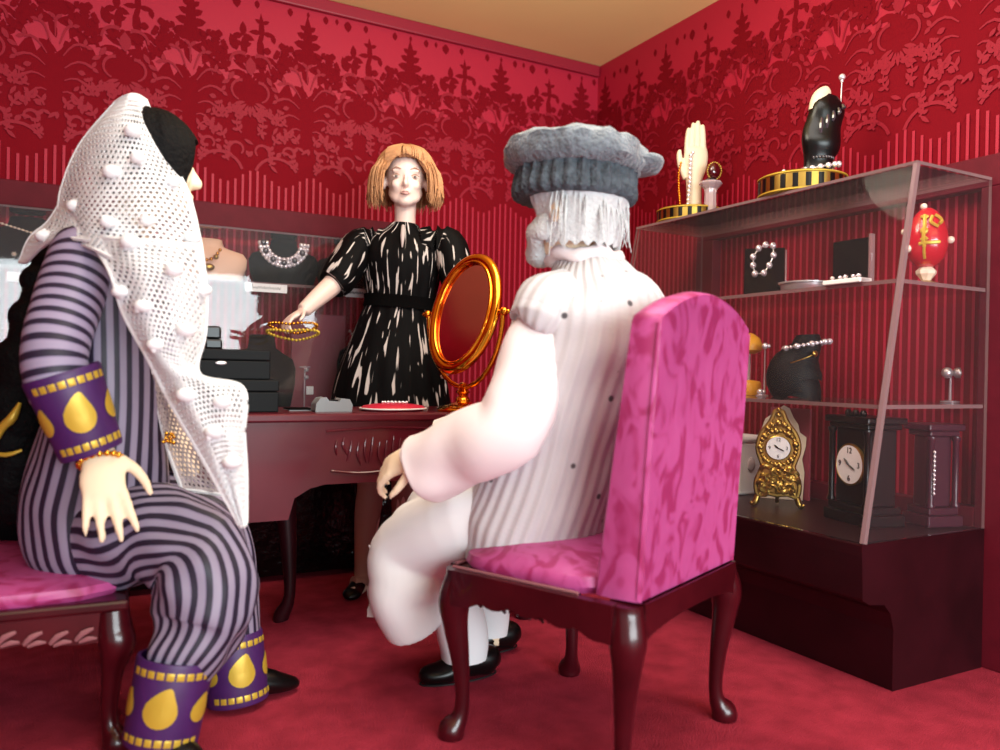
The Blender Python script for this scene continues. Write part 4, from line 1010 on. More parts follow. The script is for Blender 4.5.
    # inner layer hanging on the far side of the lap
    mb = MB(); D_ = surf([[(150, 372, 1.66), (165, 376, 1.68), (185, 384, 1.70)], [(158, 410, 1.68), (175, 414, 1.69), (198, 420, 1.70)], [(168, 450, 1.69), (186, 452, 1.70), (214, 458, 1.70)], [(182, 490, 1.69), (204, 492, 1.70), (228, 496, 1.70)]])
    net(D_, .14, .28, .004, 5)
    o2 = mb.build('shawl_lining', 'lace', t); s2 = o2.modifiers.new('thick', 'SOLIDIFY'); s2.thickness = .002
    mb = MB()
    rnd = random.Random(6)
    for (x, y, Z) in ((133, 131, 1.615), (138, 158, 1.585), (112, 172, 1.585), (172, 182, 1.645), (76, 206, 1.64), (147, 221, 1.525), (192, 238, 1.63), (130, 242, 1.495), (120, 292, 1.475), (174, 270, 1.475), (203, 290, 1.59), (143, 306, 1.45), (155, 345, 1.45), (186, 330, 1.475), (186, 395, 1.455), (214, 432, 1.46), (232, 462, 1.475), (222, 402, 1.475), (108, 222, 1.53), (44, 236, 1.66)):
        c = at(x, y, Z)
        mb = MB(); mb.ball(c, .0155*rnd.uniform(.85, 1.1), n=12, sc=(1.15, 1.15, .8))
        for k in range(6): mb.ball(c+Vector((rnd.uniform(-1, 1), rnd.uniform(-.4, .4), rnd.uniform(-1, 1)))*.010, .006, n=7)
        mb.build('woven_dot', 'robe', o)
    mb = MB(); rs = [Vector(p) for p in edges[0]]
    for bd in edges:
        mb.tube(bd, .0042, 5)
    mb.build('hem', 'crochet', o)
    mb = MB(); rnd = random.Random(3)
    for i in range(26): mb.ball(at(169+rnd.uniform(-6, 6), 438+rnd.uniform(-5, 5), 1.66+rnd.uniform(-.01, .01)), rnd.uniform(.002, .0045), n=6)
    mb.build('bracelet', 'gold', t)
shawl()

# ================================================================== MERCHANDISE
def bead_string(mb, pts, r, n=None, closed=False, every=1.9, nn=8, cord=.3, mi=0):
    """beads threaded on a cord along a polyline"""
    P_ = [Vector(p) for p in pts]
    if closed: P_.append(P_[0])
    d = [0]
    for i in range(1, len(P_)): d.append(d[-1]+(P_[i]-P_[i-1]).length)
    k = n or max(2, int(d[-1]/(r*every)))
    for i in range(k if closed else k+1):
        s_ = d[-1]*i/k; j = max(q for q in range(len(d)) if d[q] <= s_+1e-9); j = min(j, len(P_)-2)
        u = (s_-d[j])/max(1e-9, d[j+1]-d[j]); mb.ball(P_[j].lerp(P_[j+1], u), r, n=nn, mi=mi)
    mb.tube(P_, r*cord, 5, mi=mi)
def bust(name, c, f, mat_, label, cat='display bust', group=None, w=.13, h=.19, slope=1):
    """necklace display: shoulders, sloping chest and neck stump, standing on its base"""
    c, f = Vector(c), Vector(f).normalized(); s = Vector((-f.y, f.x, 0)); up = Vector((0, 0, 1))
    t = thing(name, c, label, cat, group)
    mb = MB(); rs = []
    for z, a, b, o in ((0, .80, .055, .0), (.02, .84, .055, .0), (.35, .98, .05, -.004), (.55, 1.0, .045, -.010), (.68, .90, .040, -.014), (.76, .60, .034, -.018), (.82, .42, .031, -.020), (.92, .38, .030, -.022), (.985, .37, .029, -.023), (1, .33, .026, -.023)):
        ring = []
        for j in range(36):
            th = 2*PI*j/36; q = 2.4; ca, sa = math.cos(th), math.sin(th); k = (abs(ca)**q+abs(sa)**q)**(-1/q)
            ring.append(c+s*(a*w*.5*ca*k)+f*(b*sa*k*1.3+o)+up*(z*h))
        rs.append(ring)
    mb.rings(rs); mb.build('form', mat_, t); return t, c, f, s, up
def arc_pts(c, s, up, f, w, h0, h1, off, n=17, a0=0, a1=PI, sag=1):
    return [c+s*(w*math.cos(a0+(a1-a0)*i/(n-1)))+up*(h0+(h1-h0)*math.sin(a0+(a1-a0)*i/(n-1)))+f*(off(i/(n-1)) if callable(off) else off) for i in range(n)]
camdir = lambda p: Vector((-p[0], -p[1], 0)).normalized()

# ---- wall case, upper shelf
zs = BZS+.0005
def shelf_x(px, Y=2.95): return ony(px, 270, Y).x
f0 = Vector((-.1, -1, 0)).normalized()
off = lambda u: .046-.012*abs(2*u-1)
t, c, f, s, up = bust('necklace_bust', (shelf_x(26), 2.95, zs), f0, 'brown', 'brown suede bust with a fine pearl strand, far left in the wall case', 'display bust', 'necklace busts in the wall case', w=.27, h=.165)
n_ = thing('pearl_necklace', c+up*.1, 'fine pearl strand with a star drop on the brown bust at far left', 'necklace')
mb = MB(); pa = arc_pts(c, s, up, f, .075, .115, .075, .115*.5+.045); bead_string(mb, [ony(-6+i*7, 221+i*2.2, 2.872) for i in range(8)], .0042, every=2.6); mb.build('strand', 'pearl', n_)
mb = MB(); p = ony(14, 254, 2.872); mb.ball(p, .004, n=8)
for k in range(6): mb.tube([p, p+s*.009*math.cos(k*PI/3)+up*.009*math.sin(k*PI/3)], [.003, .0006], 5)
mb.build('star_drop', 'pearl', n_)
t, c, f, s, up = bust('necklace_bust', (shelf_x(207), 2.95, zs), f0, 'cream', 'flesh pink bust with a gold drop, beside the shawl in the wall case', 'display bust', 'necklace busts in the wall case', w=.27, h=.15)
n_ = thing('pendant_necklace', c+up*.1+f*.07, 'gold and black pendant on the flesh pink bust', 'necklace')
mb = MB(); bead_string(mb, [ony(x, y, 2.872) for x, y in ((196, 252), (200, 257), (205, 260), (211, 259), (216, 256), (220, 250))], .0065, every=2.2); mb.build('chain', 'gold', n_)
mb = MB(); mb.ball(ony(209, 267, 2.868), .016, n=14, sc=(1.2, .7, .8)); mb.ball(ony(216, 257, 2.868), .009, n=10); mb.build('drop', 'goldd', n_)
t, c, f, s, up = bust('necklace_bust', (shelf_x(284), 2.95, zs), f0, 'black', 'dark bust wearing the wide rhinestone collar in the wall case', 'display bust', 'necklace busts in the wall case', w=.25, h=.17)
n_ = thing('rhinestone_collar', c+up*.1+f*.07, 'wide silver rhinestone collar with smoky stones on a dark bust', 'necklace')
mb = MB(); k = 15
def collar(u, e): 
    a = PI*(1.02+.96*u); r0 = .072+e
    p = ony(284, 243, 2.885)+s*(-r0*math.cos(a))*-1+up*(r0*1.02*math.sin(a)*.98); return p+f*.004
for row, rr in ((-.012, .0085), (0, .009), (.012, .0085)):
    bead_string(mb, [collar(i/30, row) for i in range(31)], rr, every=1.7, nn=7)
mb.build('links', 'crystal', n_)
for u in (.14, .32, .5, .68, .86, 0.0): mb = MB(); mb.ball(collar(u, 0)+f*.008, .011, n=10, sc=(1, .7, 1)); mb.build('stone', 'smoke', n_)
t, c, f, s, up = bust('necklace_bust', (shelf_x(348), 2.97, zs), f0, 'brown', 'dark bust half hidden behind the raised arm of the ginger haired person', 'display bust', 'necklace busts in the wall case', w=.23, h=.165)
# tags hanging on the shelf front
def tag_card(name, px, py, wpx, hpx, label, scr):
    Y = BY+.0145; a, b = ony(px-wpx/2, py, Y), ony(px+wpx/2, py, Y); c = (a+b)/2; w = (b-a).length; h = hpx*2.9/795
    t = thing(name, c, label, 'price tag', 'price tags on the wall case shelf')
    mb = MB().box((c.x-w/2, Y-.0012, c.z-h/2), (c.x+w/2, Y+.0012, c.z+h/2)); mb.build('card', 'white', t, smooth=False)
    if scr:
        rnd = random.Random(px); mb = MB(); pts = []
        for i in range(34): pts.append((c.x-w*.34+w*.68*i/33, Y-.002, c.z+h*.22*math.sin(i*1.9+rnd.random())*(.5+.5*rnd.random())))
        pts[0] = (pts[0][0], pts[0][1], c.z+h*.33); mb.tube(pts, .0011, 4); mb.build('handwriting', 'ink', t)
    return t
tag_card('price_tag', 266, 288, 42, 8, 'long white price tag under the dark bust with the rhinestone collar', True)
tag_card('price_tag', 356, 293, 21, 9, 'white handwritten tag right of the raised arm', True)
tag_card('price_tag', 19, 277, 24, 8, 'white tag at the far left, beside the white shawl', False)
# ---- wall case, lower level
zl = BZB+.0065
t, c, f, s, up = bust('necklace_bust', (ony(366, 380, 2.93).x, 2.93, zl), f0, 'black', 'black velvet bust on the lower level beside the black dress', 'display bust', 'busts on the lower level', w=.22, h=.32)
n_ = thing('rhinestone_necklace', c+up*.2+f*.08, 'rhinestone string on the black bust left of the black dress', 'necklace')
mb = MB(); bead_string(mb, [ony(x, y, 2.865) for x, y in ((350, 331), (354, 337), (358, 343), (364, 349), (372, 352), (380, 350))], .0058, every=2.3); mb.build('strand', 'crystal', n_)
t, c, f, s, up = bust('necklace_bust', (ony(262, 380, 2.95).x, 2.95, zl), f0, 'black', 'black bust behind the stacked black boxes', 'display bust', 'busts on the lower level', w=.24, h=.27)
t = thing('backing_card', (ony(318, 380, 3.03).x, 3.03, zl), 'dusky maroon backing card standing at the rear of the lower level', 'backing card')
mb = MB().box((t.location.x-.10, 3.045, zl), (t.location.x+.11, 3.055, zl+.36)); mb.build('card', 'pinkcard', t, smooth=False, bevel=.002)
c = Vector((ony(305, 360, 2.90).x, 2.90, zl)); t = thing('earring_stand', c, 'small clear stand with a pair of crystal drop earrings and white tag', 'earring stand')
mb = MB().tube([c, c+Vector((0, 0, .16))], .003, 6); mb.lathe([(.02, 0), (.02, .004), (.004, .006)], c, 14); mb.tube([c+Vector((-.02, 0, .155)), c+Vector((.02, 0, .155))], .003, 6); mb.build('stand', 'crystalg', t)
for z in (.145, .118): mb = MB(); mb.ball(c+Vector((.006, -.004, z)), .008, n=10); mb.build('earring', 'crystal', t)
mb = MB().box((c.x+.004, c.y-.012, c.z+.055), (c.x+.03, c.y-.009, c.z+.085)); mb.build('tag', 'white', t, smooth=False)

# ---- desk top
zd = DZ+.0005
def jbox(name, px_r, px_s, y0, z0, h, w, d, label, emblem=None):
    xr = ony(px_r, 390, y0).x; xs = xr
    t = thing(name, (xr-w/2, y0+d/2, z0), label, 'box', 'black jewellery boxes on the desk')
    mb = MB().box((xr-w, y0, z0), (xr, y0+d, z0+h*.62)); mb.build('tray', 'boxb', t, smooth=False, bevel=.003)
    mb = MB().box((xr-w-.001, y0-.001, z0+h*.63), (xr+.001, y0+d+.001, z0+h)); mb.build('lid', 'boxb', t, smooth=False, bevel=.004)
    if emblem:
        p = ony(emblem[0], emblem[1], y0-.003); mb = MB(); mb.ball(p, .010, n=14, sc=(1.5, .25, .55)); mb.build('clasp', 'silver', t)
    return t
jbox('jewellery_box', 279, 307, 2.13, zd, .085, .30, .20, 'larger black jewellery box resting directly on the desk')
zb2 = zd+.0855
jbox('jewellery_box', 270, 294, 2.145, zb2, .078, .235, .17, 'upper black jewellery box with a small oval silver clasp', (221, 363))
c = Vector((ony(213, 330, 2.23).x, 2.23, zb2+.0785)); t = thing('ring_box', c, 'small black ring box standing on the stacked black boxes', 'ring box')
mb = MB().box((c.x-.022, c.y-.02, c.z), (c.x+.022, c.y+.02, c.z+.026)); mb.build('base', 'blackg', t, smooth=False, bevel=.005)
mb = MB().box((c.x-.022, c.y-.001, c.z+.0265), (c.x+.022, c.y+.02, c.z+.062)); mb.build('lid', 'blackg', t, smooth=False, bevel=.006)
# grey holder
c = Vector((ony(331, 405, 2.15).x, 2.15, zd)); t = thing('display_wedge', c, 'small light grey wedge shaped ring holder on the desk edge', 'ring holder')
poly = [(-.05, 0), (.052, 0), (.054, .018), (.046, .034), (.022, .037), (.016, .028), (-.012, .030), (-.020, .040), (-.036, .038), (-.048, .022)]
mb = MB().prism(poly, (c.x, c.y-.025, c.z), (1, 0, 0), (0, 0, 1), (0, .05, 0)); mb.build('body', 'grey', t, smooth=False, bevel=.004)
mb = MB().box((c.x-.010, c.y-.022, c.z+.0285), (c.x+.014, c.y+.022, c.z+.032)); mb.build('slot', 'boxb', t, smooth=False)
c = Vector((ony(300, 405, 2.22).x, 2.22, zd)); t = thing('velvet_pad', c, 'thin dark velvet pad between the black boxes and grey holder', 'pad')
mb = MB().box((c.x-.035, c.y-.03, c.z), (c.x+.035, c.y+.05, c.z+.006)); mb.build('pad', 'black', t, smooth=False, bevel=.002)
mb = MB().box((c.x-.037, c.y-.032, c.z+.0001), (c.x+.037, c.y+.052, c.z+.002)); mb.build('backing', 'grey', t, smooth=False)
# red leaf shaped cushion with white piping
c = Vector((ony(394, 409, 2.17).x, 2.17, zd)); t = thing('jewellery_cushion', c, 'flat red leaf shaped satin cushion with white piping on the desk', 'cushion')
def leafring(k, z): return [c+Vector(((.098*math.cos(a))*k, (.075*math.sin(a)*(1-.25*math.cos(a)))*k, z)) for a in [2*PI*i/40 for i in range(40)]]
mb = MB().rings([leafring(.9, 0), leafring(1, .006), leafring(.9, .014), leafring(.6, .019), leafring(.2, .021)]); mb.build('cushion', 'redtray', t)
mb = MB(); r_ = leafring(1.0, .0065); mb.tube(r_+[r_[0]], .0022, 6); mb.build('piping', 'white', t)
n_ = thing('crystal_brooch', c+Vector((0, 0, .022)), 'tiny crystal brooch lying on the flat red cushion', 'brooch')
mb = MB(); bead_string(mb, [c+Vector((-.035+.014*i, .01*math.sin(i), .024)) for i in range(6)], .0045, every=2.2); mb.build('stones', 'crystal', n_)

# ---- oval gilt mirror on its foot
def vanity_mirror():
    ctr = at(464.5, 313, 2.33); base = Vector((ony(452, 410, 0.1+ctr.y*0+2.2).x, 2.2, zd)); base = Vector((at(452, 405, 2.33).x, at(452, 405, 2.33).y, zd))
    t = thing('vanity_mirror', base, 'polished gilt oval swivel mirror on a turned foot at the right of the desk', 'mirror')
    h = Vector((-.914, -.407, 0)).normalized(); th = math.radians(17); n = (h*math.cos(th)+Vector((0, 0, 1))*math.sin(th)).normalized()
    s = h.cross(Vector((0, 0, 1))).normalized(); u = s.cross(n).normalized()
    if u.z < 0: u = -u
    A_, B_ = .112, .172
    el = lambda a, b, d, N_=56: [ctr+s*a*math.cos(2*PI*i/N_)+u*b*math.sin(2*PI*i/N_)+n*d for i in range(N_)]
    mb = MB(); rs = []
    for k in range(12):
        a = 2*PI*k/12; rs.append(el(A_+.024*math.cos(a)*.7, B_+.024*math.cos(a)*.7, .014*math.sin(a)))
    mb.rings(rs+[rs[0]], cap=False); mb.build('frame', 'goldo', t)
    mb = MB(); rs = []
    for k in range(8):
        a = 2*PI*k/8; rs.append(el(A_-.014+.005*math.cos(a), B_-.014+.005*math.cos(a), .011+.005*math.sin(a)))
    mb.rings(rs+[rs[0]], cap=False); mb.build('inner_rim', 'goldo', t)
    mb = MB(); mb.rings([el(A_-.010, B_-.010, -.004), el(A_-.010, B_-.010, .004)]); mb.build('mirror_glass', 'mirror', t)
    mb = MB(); mb.rings([el(A_-.004, B_-.004, -.010), el(A_-.03, B_-.03, -.016)]); mb.build('backing', 'goldo', t)
    # yoke: half hoop from pivot to pivot below
    mb = MB(); pts = []; up = Vector((0, 0, 1)); R_ = A_+.030; hb = Vector((n.x, n.y, 0)).normalized()
    for i in range(19):
        a = PI+PI*i/18; pts.append(ctr+s*R_*math.cos(a)+up*(B_+.045)*math.sin(a)-hb*.0)
    mb.tube(pts, .0075, 8); mb.build('yoke', 'goldo', t)
    for e in (-1, 1):
        mb = MB(); mb.ball(ctr+s*e*(R_+.004), .013, n=12); mb.tube([ctr+s*e*(R_-.016), ctr+s*e*(R_+.016)], .006, 8); mb.ball(ctr+s*e*(R_+.018), .007, n=8); mb.build('pivot_knob', 'goldo', t)
    top = ctr.z-B_-.045; foot = Vector((ctr.x, ctr.y, zd)); H_ = top-zd
    print('mirror stem', H_)
    mb = MB(); mb.lathe([(.012, .02), (.022, .028), (.020, .038), (.012, .046), (.021, .056), (.014, .066), (.008, max(.075, H_-.006)), (.014, max(.08, H_)), (.006, max(.085, H_+.008))], foot, 20); mb.build('stem', 'goldo', t)
    mb = MB(); mb.lathe([(.074, 0), (.076, .006), (.068, .014), (.042, .022), (.024, .028), (.010, .030)], foot, 32); mb.build('foot', 'goldo', t)
    return t
vanity_mirror()

# ---- bead bracelet dangling from the saleswoman's hand
c = at(293, 325, 2.48); t = thing('bead_bracelet', c, 'double strand gold bead bracelet held up by the ginger haired person', 'bracelet')
for dz, rr, k in ((0, .075, 1), (-.022, .080, 1.05)):
    mb = MB(); pts = [c+R2*rr*math.cos(a)+_F*rr*.6*math.sin(a)+Vector((0, 0, dz+.012*math.sin(a)*-1-.012*(1-abs(math.cos(a))))) for a in [2*PI*i/40 for i in range(40)]]
    bead_string(mb, pts, .0052, closed=True, every=2.25); mb.build('strand', 'goldthread' if dz else 'gold', t)

# ---- right case: on its top
zt_ = ZT+.001
def drum(c, r, h, label):
    t = thing('display_plinth', c, label, 'display stand', 'gold and black round plinths on the case top')
    mb = MB(); mb.lathe([(r*.96, 0), (r, .003), (r, h-.003), (r*.96, h)], c, 64); mb.build('drum', 'goldd', t)
    n = 22
    for i in range(n):
        a = 2*PI*i/n; mb = MB(); rs = []
        for zz in (h*.18, h*.82):
            rs.append([Vector(c)+Vector((q*math.cos(a+e), q*math.sin(a+e), zz)) for q, e in ((r-.004, -.062), (r+.0015, -.062), (r+.0018, 0), (r+.0015, .062), (r-.004, .062))])
        mb.rings(rs); mb.build('inlay', 'blackg', t, smooth=False)
    mb = MB()
    for z in (.006, h-.006): mb.tube([Vector(c)+Vector(((r+.001)*math.cos(a), (r+.001)*math.sin(a), z)) for a in [2*PI*i/60 for i in range(61)]], .003, 6); 
    mb.tube([Vector(c)+Vector(((r-.002), 0, .006)), Vector(c)+Vector(((r-.002), 0, h-.006))], .002, 5)
    mb.build('rim', 'goldthread', t); return t
p1 = at(802, 183, 2.40); c1 = Vector((p1.x, p1.y, zt_)); drum(c1, .125, .062, 'gold and black round plinth under the black gloved hand')
p2 = at(680, 209, 2.82); c2 = Vector((max(p2.x, 1.94), p2.y, zt_)); drum(c2, .112, .050, 'gold and black round plinth under the cream display hand')
print('plinths', c1, c2)
# black gloved hand
b0 = at(819, 160, 2.39); b0.z = c1.z+.0625
t = thing('gloved_hand', b0, 'black sequinned glove display hand on a gold and black plinth', 'display hand')
up = Vector((0, 0, 1)); tl = (up+R2*.06).normalized(); q = lambda h, o=0: b0+tl*h+R2*o
mb = MB(); mb.loft([q(0), q(.02), q(.06, -.004), q(.10, .0), q(.15, .004), q(.21, .010), q(.245, .016)], [(.044, .03), (.042, .028), (.046, .028), (.057, .034), (.060, .034), (.054, .032), (.030, .022)], ref=R2, n=36, sub=5, disp=.014); mb.build('glove', 'blackg', t)
mb = MB(); mb.loft([q(.20, -.016), q(.235, -.012), q(.262, .004), q(.268, .010)], [(.032, .022), (.030, .022), (.018, .014), (.004, .004)], ref=R2, n=18, disp=.004); mb.build('fingertips', 'bonew', t)
mb = MB(); rnd = random.Random(3)
for k in range(5): 
    a = -1.9+k*.33; mb.tube([q(.12+.02*k, .0)+R2*.05*math.cos(a)+_F*-.03, q(.15+.012*k)+R2*.055*math.cos(a)-_F*.034, q(.17+.01*k)+R2*.05*math.cos(a)-_F*.03], [.004, .006, .003], 6, sub=2)
mb.build('sequin_edging', 'smoke', t)
mb = MB(); bead_string(mb, [q(.055, 0)+R2*.037*math.cos(a)-_F*.03*math.sin(a) for a in [2*PI*i/20 for i in range(20)]], .005, closed=True, every=1.8, nn=7); mb.build('beaded_trim', 'smoke', t)
n_ = thing('crystal_bracelet', b0+up*.03, 'crystal bracelet around the wrist of the black gloved hand', 'bracelet')
mb = MB(); bead_string(mb, [q(.030+.010*math.cos(a+.5), .004)+R2*.052*math.cos(a)-_F*.042*math.sin(a) for a in [2*PI*i/24 for i in range(24)]], .0095, closed=True, every=2.3, nn=8); mb.build('stones', 'crystal', n_)
n_ = thing('hat_pin', q(.2, .052), 'hat pin with a crystal head rising beside the black glove', 'hat pin')
mb = MB(); mb.tube([q(.19, .050), q(.30, .046)], .0018, 6); mb.build('pin', 'silver', n_); mb = MB(); mb.ball(q(.302, .046), .010, n=12); mb.ball(q(.29, .0463), .005, n=8); mb.build('pin_head', 'crystal', n_)
for i, (px, py, lab) in enumerate(((784, 162, 'crystal stud earring lying on the larger plinth, the left one'), (796, 160, 'crystal stud earring lying on the larger plinth, nearest the glove'))):
    p = at(px, py, 2.36); p.z = c1.z+.0625+.0075; n_ = thing('stud_earring', p, lab, 'earring', 'stud earrings on the larger plinth'); mb = MB(); mb.ball(p, .0075, n=10); mb.build('stone', 'crystal', n_); mb = MB(); mb.lathe([(.009, -.0075), (.010, -.004), (.006, -.002)], p, 12); mb.build('setting', 'goldd', n_)
# cream hand with necklaces
b0 = at(693, 200, 2.82); b0.z = c2.z+.0505; b0 = Vector((c2.x+.012, c2.y-.01, c2.z+.0505))
t = thing('mannequin_hand', b0, 'upright cream display hand hung with chains on the smaller plinth', 'display hand')
hs = R2; q = lambda h, o=0, d=0: b0+up*h+hs*o-_F*d
mb = MB(); mb.loft([q(0), q(.04), q(.09, -.002), q(.13, .002), q(.17, .003), q(.195, .002)], [(.026, .02), (.024, .019), (.026, .019), (.036, .018), (.040, .016), (.036, .012)], ref=hs, n=20, sub=3)
for o, L_ in ((-.027, .062), (-.009, .078), (.009, .084), (.027, .072)): mb.loft([q(.185, o*1.0), q(.20+L_*.4, o*.95), q(.19+L_, o*.85), q(.197+L_, o*.8)], [.0095, .009, .0075, .004], ref=hs, n=10, sub=2)
mb.loft([q(.10, -.026), q(.14, -.046), q(.175, -.052), q(.19, -.050)], [.013, .011, .009, .005], ref=hs, n=10, sub=3)
hnd = mb.fuse('hand', 'bonew', t, .0028, 2); hnd.scale = (1.08, 1.08, 1.13)
n_ = thing('gem_chain', q(.18, -.02, .03), 'gold and crystal chain hanging from the cream display hand', 'necklace')
mb = MB(); bead_string(mb, [q(.20, -.012, .016), q(.19, -.020, .024), q(.15, -.022, .026), q(.10, -.024, .03), (q(.05, -.028, .034)), q(.012, -.030, .036)], .0075, every=2.1); mb.build('strand', 'crystal', n_)
mb = MB(); bead_string(mb, [q(.165, -.052, .012), q(.13, -.060, .014), q(.07, -.060, .02), q(.008, -.056, .03)], .0045, every=2.0); mb.build('fine_strand', 'goldo', n_)
b1 = at(706, 199, 2.74); b1.z = zt_; 
b1 = Vector((b1.x+.02, b1.y, zt_)); t = thing('crystal_pedestal', b1, 'cut crystal pedestal holding a dark red stone beside the cream hand', 'pedestal')
mb = MB(); mb.lathe([(.040, 0), (.040, .008), (.022, .018), (.020, .09), (.022, .105), (.036, .118), (.040, .124), (.036, .130)], b1, 10); mb.build('pedestal', 'crystalg', t, smooth=False)
n_ = thing('garnet_ring', b1+up*.132, 'ring with a large dark red stone on the crystal pedestal', 'ring')
gr = mat('garnet', (70, 6, 14), .1, spec=.9); M['garnet'] = gr
mb = MB(); mb.ball(b1+up*.168+R2*.012, .028, n=18, sc=(.85, .6, 1.05)); mb.build('stone', 'garnet', n_)
mb = MB(); bead_string(mb, [b1+up*(.168+.03*math.sin(a))+R2*(.012+.024*math.cos(a)) for a in [2*PI*i/20 for i in range(20)]], .004, closed=True, every=2); mb.build('halo', 'goldd', n_)
mb = MB(); mb.lathe([(.02, .1305), (.024, .134), (.012, .142)], b1, 16); mb.build('band', 'smoke', n_)

# ---- right case: upper shelf
z1 = ZS[1]+.0055
def onshelf(px, py, Y, z, r=0): p = ony(px, py, Y); return Vector((max(p.x, slant(z)+.018+r), Y, z))
b = onshelf(926, 276, 1.34, z1)
t = thing('enamel_egg', b, 'red enamel egg with gold ornament and pearls on a pale foot', 'decorative egg')
vd = camdir(b)
mb = MB(); mb.lathe([(.050, 0), (.052, .004), (.040, .010), (.022, .016), (.014, .020)], b, 28); mb.build('foot', 'goldd', t); 
mb = MB(); mb.lathe([(.010, .018), (.018, .030), (.025, .038), (.026, .046), (.016, .056), (.010, .060)], b, 8); mb.build('faceted_stem', 'pearl', t, smooth=False)
ec = b+up*.135
mb = MB(); prof = [(max(1e-4, .052*math.sin(a)*(1+.12*math.cos(a))), -.082*math.cos(a)) for a in [PI*i/20 for i in range(21)]]; mb.lathe(prof, ec, 36); mb.build('egg', 'red', t)
sd = Vector((-vd.y, vd.x, 0))
def esurf(x, z): 
    k = math.sqrt(max(0, 1-(z/.082)**2)); rr = .052*k; xx = max(-rr*.98, min(rr*.98, x)); return ec+up*z+sd*xx+vd*(math.sqrt(max(0, rr*rr-xx*xx))+.002)
mb = MB()
for path, r_ in (([(0-.006, .055), (-.006, .03), (-.008, .0), (-.006, -.03)], .004), ([(-.018, -.022), (.0, -.020), (.016, -.020), (.030, -.018)], .004), ([(-.014, .052), (-.006, .046), (.002, .052)], .003), ([(-.014, .012), (-.007, .02), (.0, .012), (-.007, .004), (-.014, .012)], .003), ([(-.014, -.012), (-.006, -.006), (.002, -.012)], .003), ([(.012, .052), (.008, .036), (.016, .028), (.026, .022)], .0035), ([(.018, .055), (.03, .046), (.034, .036), (.028, .030)], .0035), ([(-.004, -.06), (-.006, -.045), (-.006, -.03)], .003)):
    mb.tube([esurf(x, z) for x, z in path], r_*1.25, 6, sub=3)
mb.build('gold_ornament', 'goldthread', t)
for p, r_ in ((esurf(-.012, .082*.985)+up*.004, .009), (ec+sd*.056-up*.008, .010), (esurf(-.04, -.03)-sd*.004, .010), (ec-sd*.054+up*.02, .009)): mb = MB(); mb.ball(p, r_, n=12); mb.build('pearl', 'pearl', t)
# black square pad on acrylic easel
b = onshelf(850, 276, 1.47, z1); t = thing('display_easel', b, 'black square velvet pad leaning in a clear acrylic easel', 'display easel')
mb = MB().box((b.x-.005, b.y-.06, b.z+.012), (b.x+.012, b.y+.055, b.z+.135)); mb.build('pad', 'black', t, smooth=False, bevel=.004)
mb = MB().box((b.x-.012, b.y-.072, b.z), (b.x+.006, b.y-.064, b.z+.142)).box((b.x-.03, b.y-.0635, b.z), (b.x+.03, b.y+.06, b.z+.008)); mb.build('easel', 'edge', t, smooth=False, bevel=.002)
# tray
b = onshelf(795, 283, 1.60, z1, .074); t = thing('silver_tray', b, 'round engraved silver tray with a pile of fine chains', 'tray')
mb = MB(); mb.lathe([(.060, 0), (.064, .004), (.066, .020), (.072, .022), (.072, .026), (.064, .026), (.060, .012), (.001, .010)], b, 48); mb.build('tray', 'silver', t)
n_ = thing('silver_chain', b+up*.018, 'heap of fine silver chain lying in the silver tray', 'chain')
rnd = random.Random(11); mb = MB(); bead_string(mb, [b+Vector((.045*math.cos(i*2.1)*rnd.uniform(.3, 1), .045*math.sin(i*2.1)*rnd.uniform(.3, 1), .018+.008*rnd.random())) for i in range(22)], .0035, every=2.4, nn=6); mb.build('links', 'crystal', n_)
b = onshelf(838, 281, 1.42, z1); b.x = 1.80; b = Vector((1.80, 1.40, z1)); t = thing('card_tray', b, 'low white card tray of small stones before the black square pad', 'tray')
mb = MB().box((b.x-.035, b.y-.02, b.z), (b.x+.03, b.y+.02, b.z+.002)); 
mb = MB().box((b.x-.035, b.y-.055, b.z), (b.x+.012, b.y+.06, b.z+.012)); mb.build('card', 'white', t, smooth=False, bevel=.002)
for i in range(5):
    p = Vector((b.x-.02+.006*(i % 2), b.y-.04+i*.02, b.z+.0175)); n_ = thing('loose_stone', p, 'loose clear stone in a row on the low white card tray', 'gemstone', 'loose stones on the white card tray'); mb = MB(); mb.lathe([(.001, -.005), (.006, .0), (.006, .002), (.004, .005)], p, 8); mb.build('stone', 'crystal', n_, smooth=False)
# slanting pad with rhinestone loop
b = onshelf(764, 286, 1.78, z1, .06); t = thing('necklace_pad', b, 'slanted black necklace pad with clear edge on the upper shelf', 'display pad')
vd = camdir(b); sd = Vector((-vd.y, vd.x, 0)); dn = (up*.96-vd*.28).normalized(); nn_ = sd.cross(dn).normalized(); nn_ = nn_ if nn_.dot(vd) > 0 else -nn_
mb = MB(); mb.prism([(-.060, .0), (.060, .0), (.060, .165), (-.060, .165)], b, sd, dn, -nn_*.010); mb.build('pad', 'black', t, smooth=False, bevel=.003)
mb = MB(); mb.prism([(.061, .0), (.066, .0), (.066, .158), (.061, .158)], b, sd, dn, -nn_*.010); mb.build('edge', 'edge', t, smooth=False)
n_ = thing('stone_necklace', b+nn_*.01+dn*.06, 'loop of large round rose tinted stones on the slanted black pad', 'necklace')
mb = MB(); loop = []
for x, y in ((258, 290), (205, 295), (195, 245), (195, 195), (228, 145), (268, 125), (312, 130), (315, 185), (290, 245)):
    px, py = 720+x/5.88, 225+y/5.88; d = ray(px, py); k = (b-CAM).dot(nn_)/d.dot(nn_); loop.append(CAM+d*k+nn_*.010)
mb = MB(); mb.tube(loop+[loop[0]], .002, 5); mb.build('cord', 'silver', n_)
for p in loop: mb = MB(); mb.ball(p, .0115, n=10, sc=(1, .8, 1)); mb.build('stone', 'crystal', n_)

